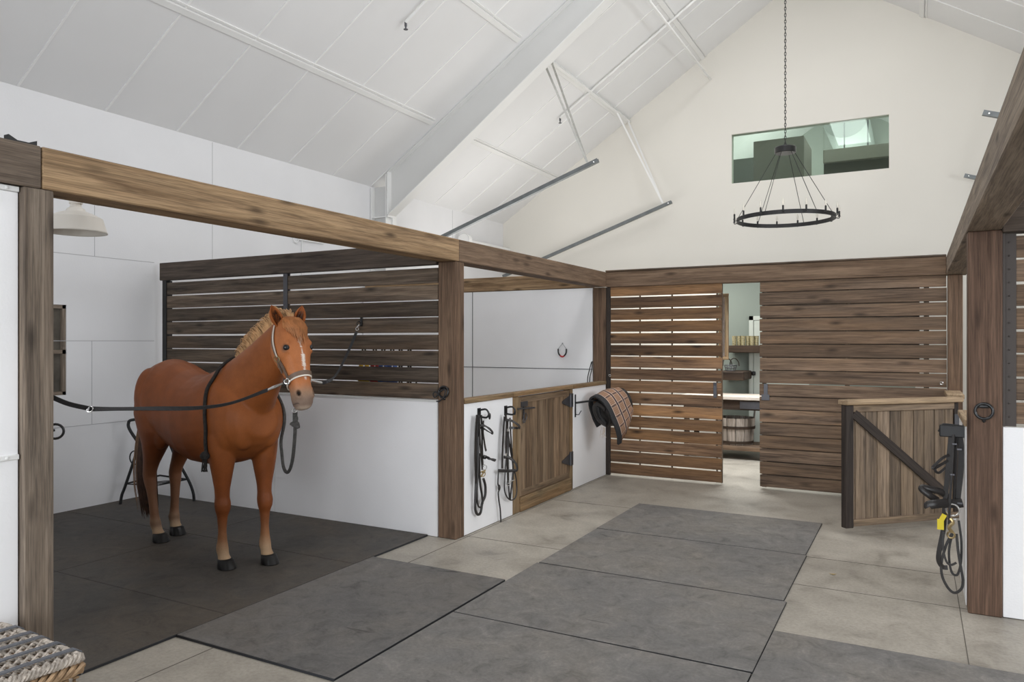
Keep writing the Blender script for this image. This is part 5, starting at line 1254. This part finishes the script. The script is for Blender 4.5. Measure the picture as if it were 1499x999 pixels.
# ------------------------------------------------------------------ lead rope
chin, _ = surf(.50, 180, .012); chin = hw_(chin)
dl = CF.dot(chin)
lr = thing('lead_rope', 'charcoal braided lead rope hanging from the chin and looped over the withers', 'rope', chin)
k0 = ond(431, 606, dl-.02)
m = MB(); m.tube([chin, chin.lerp(k0, .6)], .006); m.ring(k0+Vector((0, 0, .02)), .014, .004, (.6, -.7, 0)); m.build('snap_hook', 'chrome', lr)
dc_ = 5.72
path = [k0, ond(432, 622, dl), ond(431.5, 640, dl+.03), ond(429, 668, dl+.12), ond(425, 686, dl+.22), ond(420, 692, dl+.30), ond(415, 684, dl+.38), ond(412.5, 664, dl+.46), ond(411.5, 645, dl+.52)]
side = []
for x, z in ((.80, 1.12), (.74, 1.22), (.67, 1.33), (.60, 1.44), (.545, 1.52)):
    h, n_ = cast((x, 1.2, z), (0, -1, 0), .014); 
    if h is not None: side.append(hw_(h))
top, _ = cast((.50, .01, 2.4), (0, 0, -1), .016); 
rs = []
for x, z in ((.495, 1.55), (.50, 1.47), (.505, 1.38), (.515, 1.28), (.525, 1.18), (.53, 1.08), (.533, .99), (.533, .92)):
    h, n_ = cast((x, -1.2, z), (0, 1, 0), .014)
    if h is not None: rs.append(hw_(h))
end = rs[-1]+Vector((0, 0, -.05))
m = MB(); m.tube(smoothpath(path+side, 5), .0125, 8); m.build('hanging_loop', 'rope_grey', lr, True)
m = MB(); m.tube(smoothpath([side[-1], hw_(top)]+rs+[end], 5), .0135, 8); m.build('withers_loop', 'rope_black', lr, True)
m = MB()   # knots
for kc, sc in ((ond(432, 621, dl), 1.0),):
    m.tube(smoothpath([kc+Vector((0, 0, .07)), kc+Vector((.012, 0, .03)), kc+Vector((-.015, -.01, .0)), kc+Vector((.018, -.015, -.012)), kc+Vector((.03, 0, -.02)), kc+Vector((.0, .015, .01)), kc+Vector((-.03, .0, .0)), kc+Vector((-.035, 0, -.005))], 4), .013, 8); m.ball(kc, (.024, .024, .022), 12, 8); m.tube([kc+Vector((0, 0, .0)), kc+Vector((.0, 0, .085))], .017)
m.build('chin_knot', 'rope_grey', lr, True)
m = MB(); kc = end+Vector((0, -.01, .02)); m.ball(kc, (.030, .030, .034), 12, 8); m.ring(kc, .024, .013, (.5, -.6, .6), 14, 8)
for i in range(14): 
    q = kc+Vector((rnd.uniform(-.012, .012), rnd.uniform(-.012, .012), -.02)); m.tube([q, q+Vector((rnd.uniform(-.01, .012), rnd.uniform(-.01, .01), -.06)), q+Vector((rnd.uniform(-.018, .018), rnd.uniform(-.015, .015), -.10))], .0045, 5)
m.build('end_knot', 'rope_black', lr, True)

# ------------------------------------------------------------------ cross ties
p, n_ = surf(nb(84)+.008, -84, .02); pr = hw_(p)
ct = thing('cross_tie', 'long black webbing cross tie from the left post to the horse halter', 'strap', pr, 'cross tie straps')
s0 = ond(60, 574, 3.62); s1 = ond(131, 599, 3.95)
sn = pr+(ond(392, 571, CF.dot(pr)-.02)-pr)*1.0
wp = [s1, ond(165, 599, 4.10), ond(220, 598.5, 4.35), ond(290, 597.5, 4.7), ond(340, 590, 4.92), sn]
m = MB(); m.strap(smoothpath([s0, s0.lerp(s1, .5)-Vector((0, 0, .012)), s1-(s1-s0)*.05], 5), .026, .004, (.6, -.8, 0), ups=None); m.build('webbing', 'nylon', ct)
m = MB(); pp = smoothpath(wp, 6); m.strap(pp, .026, .004, None, False, [Vector((.62, -.78, .0+.6*math.sin(i*.2))) for i in range(len(pp))]); m.build('webbing', 'nylon', ct)
m = MB(); m.ring(s1, .016, .0035, (.5, -.8, .2), 14, 6); m.build('slide_ring', 'chrome', ct)
m = MB(); m.tube([sn, sn.lerp(pr, .35), sn.lerp(pr, .8)], .010, 8, False, [.7, 1.1, .8]); m.ring(pr, .018, .004, (.5, -.5, .5), 14, 6); m.build('snap_hook', 'chrome', ct)
p, n_ = surf(nb(84)+.008, 84, .02); pl = hw_(p)
ct = thing('cross_tie', 'short black webbing cross tie from the horse halter to the slatted partition', 'strap', pl, 'cross tie straps')
hk_ = ony(526, 476, 5.50); dpl = CF.dot(pl); dh = CF.dot(hk_)
wp = [pl+(ond(472, 561, dpl+.02)-pl), ond(486, 555, dpl+.05), ond(497, 541, (dpl+dh)/2), ond(512, 510, dh-.15), ond(522, 486, dh-.02)]
m = MB(); pp = smoothpath(wp, 6); m.strap(pp, .026, .004, None, False, [Vector((.5, -.85, .1+.3*math.sin(i*.25))) for i in range(len(pp))]); m.build('webbing', 'nylon', ct)
m = MB(); m.tube([pl, wp[0]], .009); m.ring(pl, .016, .004, (.5, -.5, .5), 14, 6); m.build('snap_hook', 'chrome', ct)
m = MB(); q = ond(523, 482, dh-.01); m.ring(q, .014, .004, (.3, -.9, 0), 14, 6); m.tube([q+Vector((0, 0, .012)), hk_], .009); m.build('trigger_snap', 'chrome', ct)
e = thing('hook_eye', 'black iron eye on the dark slats holding the short cross tie', 'hook', hk_)
m = MB(); m.ring(hk_+Vector((0, .0, .012)), .022, .005, (.3, -.9, 0), 16, 6); m.tube([hk_+Vector((.0, 0, .03)), (hk_.x, 5.535, hk_.z+.03)], .006); m.build('eye_loop', 'black', e)
m = MB(); m.box((hk_.x-.012, 5.525, hk_.z-.01), (hk_.x+.012, 5.534, hk_.z+.07), 2); m.build('eye_plate', 'black', e)
# ================================================================== LIGHT AND CAMERA
def area(name, loc, rot, sx, sy, power, col=(1, 1, 1), spread=180):
    l = bpy.data.lights.new(name, 'AREA'); l.shape = 'RECTANGLE'; l.size = sx; l.size_y = sy; l.energy = power; l.color = col; l.spread = math.radians(spread)
    o = bpy.data.objects.new(name, l); C.objects.link(o); o.location = loc; o.rotation_euler = rot; o['kind'] = 'helper'; return o
R90 = PI/2
# daylight through the open barn doors behind the camera
area('barn_door_daylight', (-1.0, -9.0, 3.0), (R90, 0, 0), 14, 6.5, 1700, (.95, .975, 1.0))
# added side fill from the right wall, brightens stall fronts and horse face
area('added_side_fill', (XE-.02, 6.0, 2.75), (0, R90, 0), 1.4, 6.0, 215, (.96, .98, 1.0))
# uplights standing on the timber beams wash the roof
area('beam_uplight', (-3.65, 6.0, BZ1+.06), (PI, 0, 0), .12, 5.5, 28, (1, .985, .96))
area('beam_uplight', (.39, 6.0, BZ1+.06), (PI, 0, 0), .12, 5.5, 28, (1, .985, .96))
area('bay_up_fill', (-5.6, 11.2, BZ1+.08), (PI, 0, 0), 2.4, 1.4, 30, (1, .985, .96))  # added upward fill in the bay past the rafter, no fixture there
# added overhead fill below the ridge, the roof above it is closed
area('added_ridge_fill', (XR, 7.0, RZ-.35), (0, 0, 0), .9, 9, 195, (.98, .99, 1.0))
# added fills over the tack room, brightening the slat gaps and floor
area('tack_room_fill', (-3.3, 11.4, 2.9), (0, 0, 0), 1.8, .5, 45, (1, .98, .92))
area('tack_room_fill', (-2.1, 10.3, 2.7), (0, 0, 0), .8, .5, 28, (.92, .97, 1.0), 110)
area('header_up_fill', (-1.6, 9.5, BZ1+.08), (PI*.93, 0, 0), 5.5, .12, 32, (1, .97, .9))  # added upward fill above the header, brightens the far roof
area('loft_fill', (-1.6, 16.0, 7.0), (0, 0, 0), 2.6, 1.6, 75, (.96, 1, .98))  # added loft fill, kept out of sight above the window
area('loft_up_fill', (-1.2, 19.0, 4.5), (PI, 0, 0), 4.5, 1.5, 190, (.96, 1, .98))  # added fill hidden behind the loft header, brightens the back wall
w = bpy.data.worlds.new('sky'); SC.world = w; w.use_nodes = True
bg = w.node_tree.nodes['Background']; bg.inputs['Color'].default_value = (.80, .90, 1.0, 1); bg.inputs['Strength'].default_value = 1.2
cam = bpy.data.cameras.new('camera'); co_ = bpy.data.objects.new('camera', cam); C.objects.link(co_)
co_.location = (0, 0, CAMH); co_.rotation_euler = (R90, 0, YAW); cam.sensor_width = 36; cam.lens = 36*FPX/1499; cam.clip_start = .05; cam.clip_end = 200
SC.camera = co_
SC.view_settings.view_transform = 'Standard'; SC.view_settings.look = 'None'; SC.view_settings.gamma = 1; SC.view_settings.use_curve_mapping = False; SC.view_settings.exposure = 0
SC.cycles.use_denoising = True; SC.cycles.max_bounces = 10; SC.cycles.diffuse_bounces = 6; SC.cycles.glossy_bounces = 3; SC.cycles.transparent_max_bounces = 12
SC.cycles.sample_clamp_indirect = 6; SC.cycles.caustics_reflective = False; SC.cycles.caustics_refractive = False
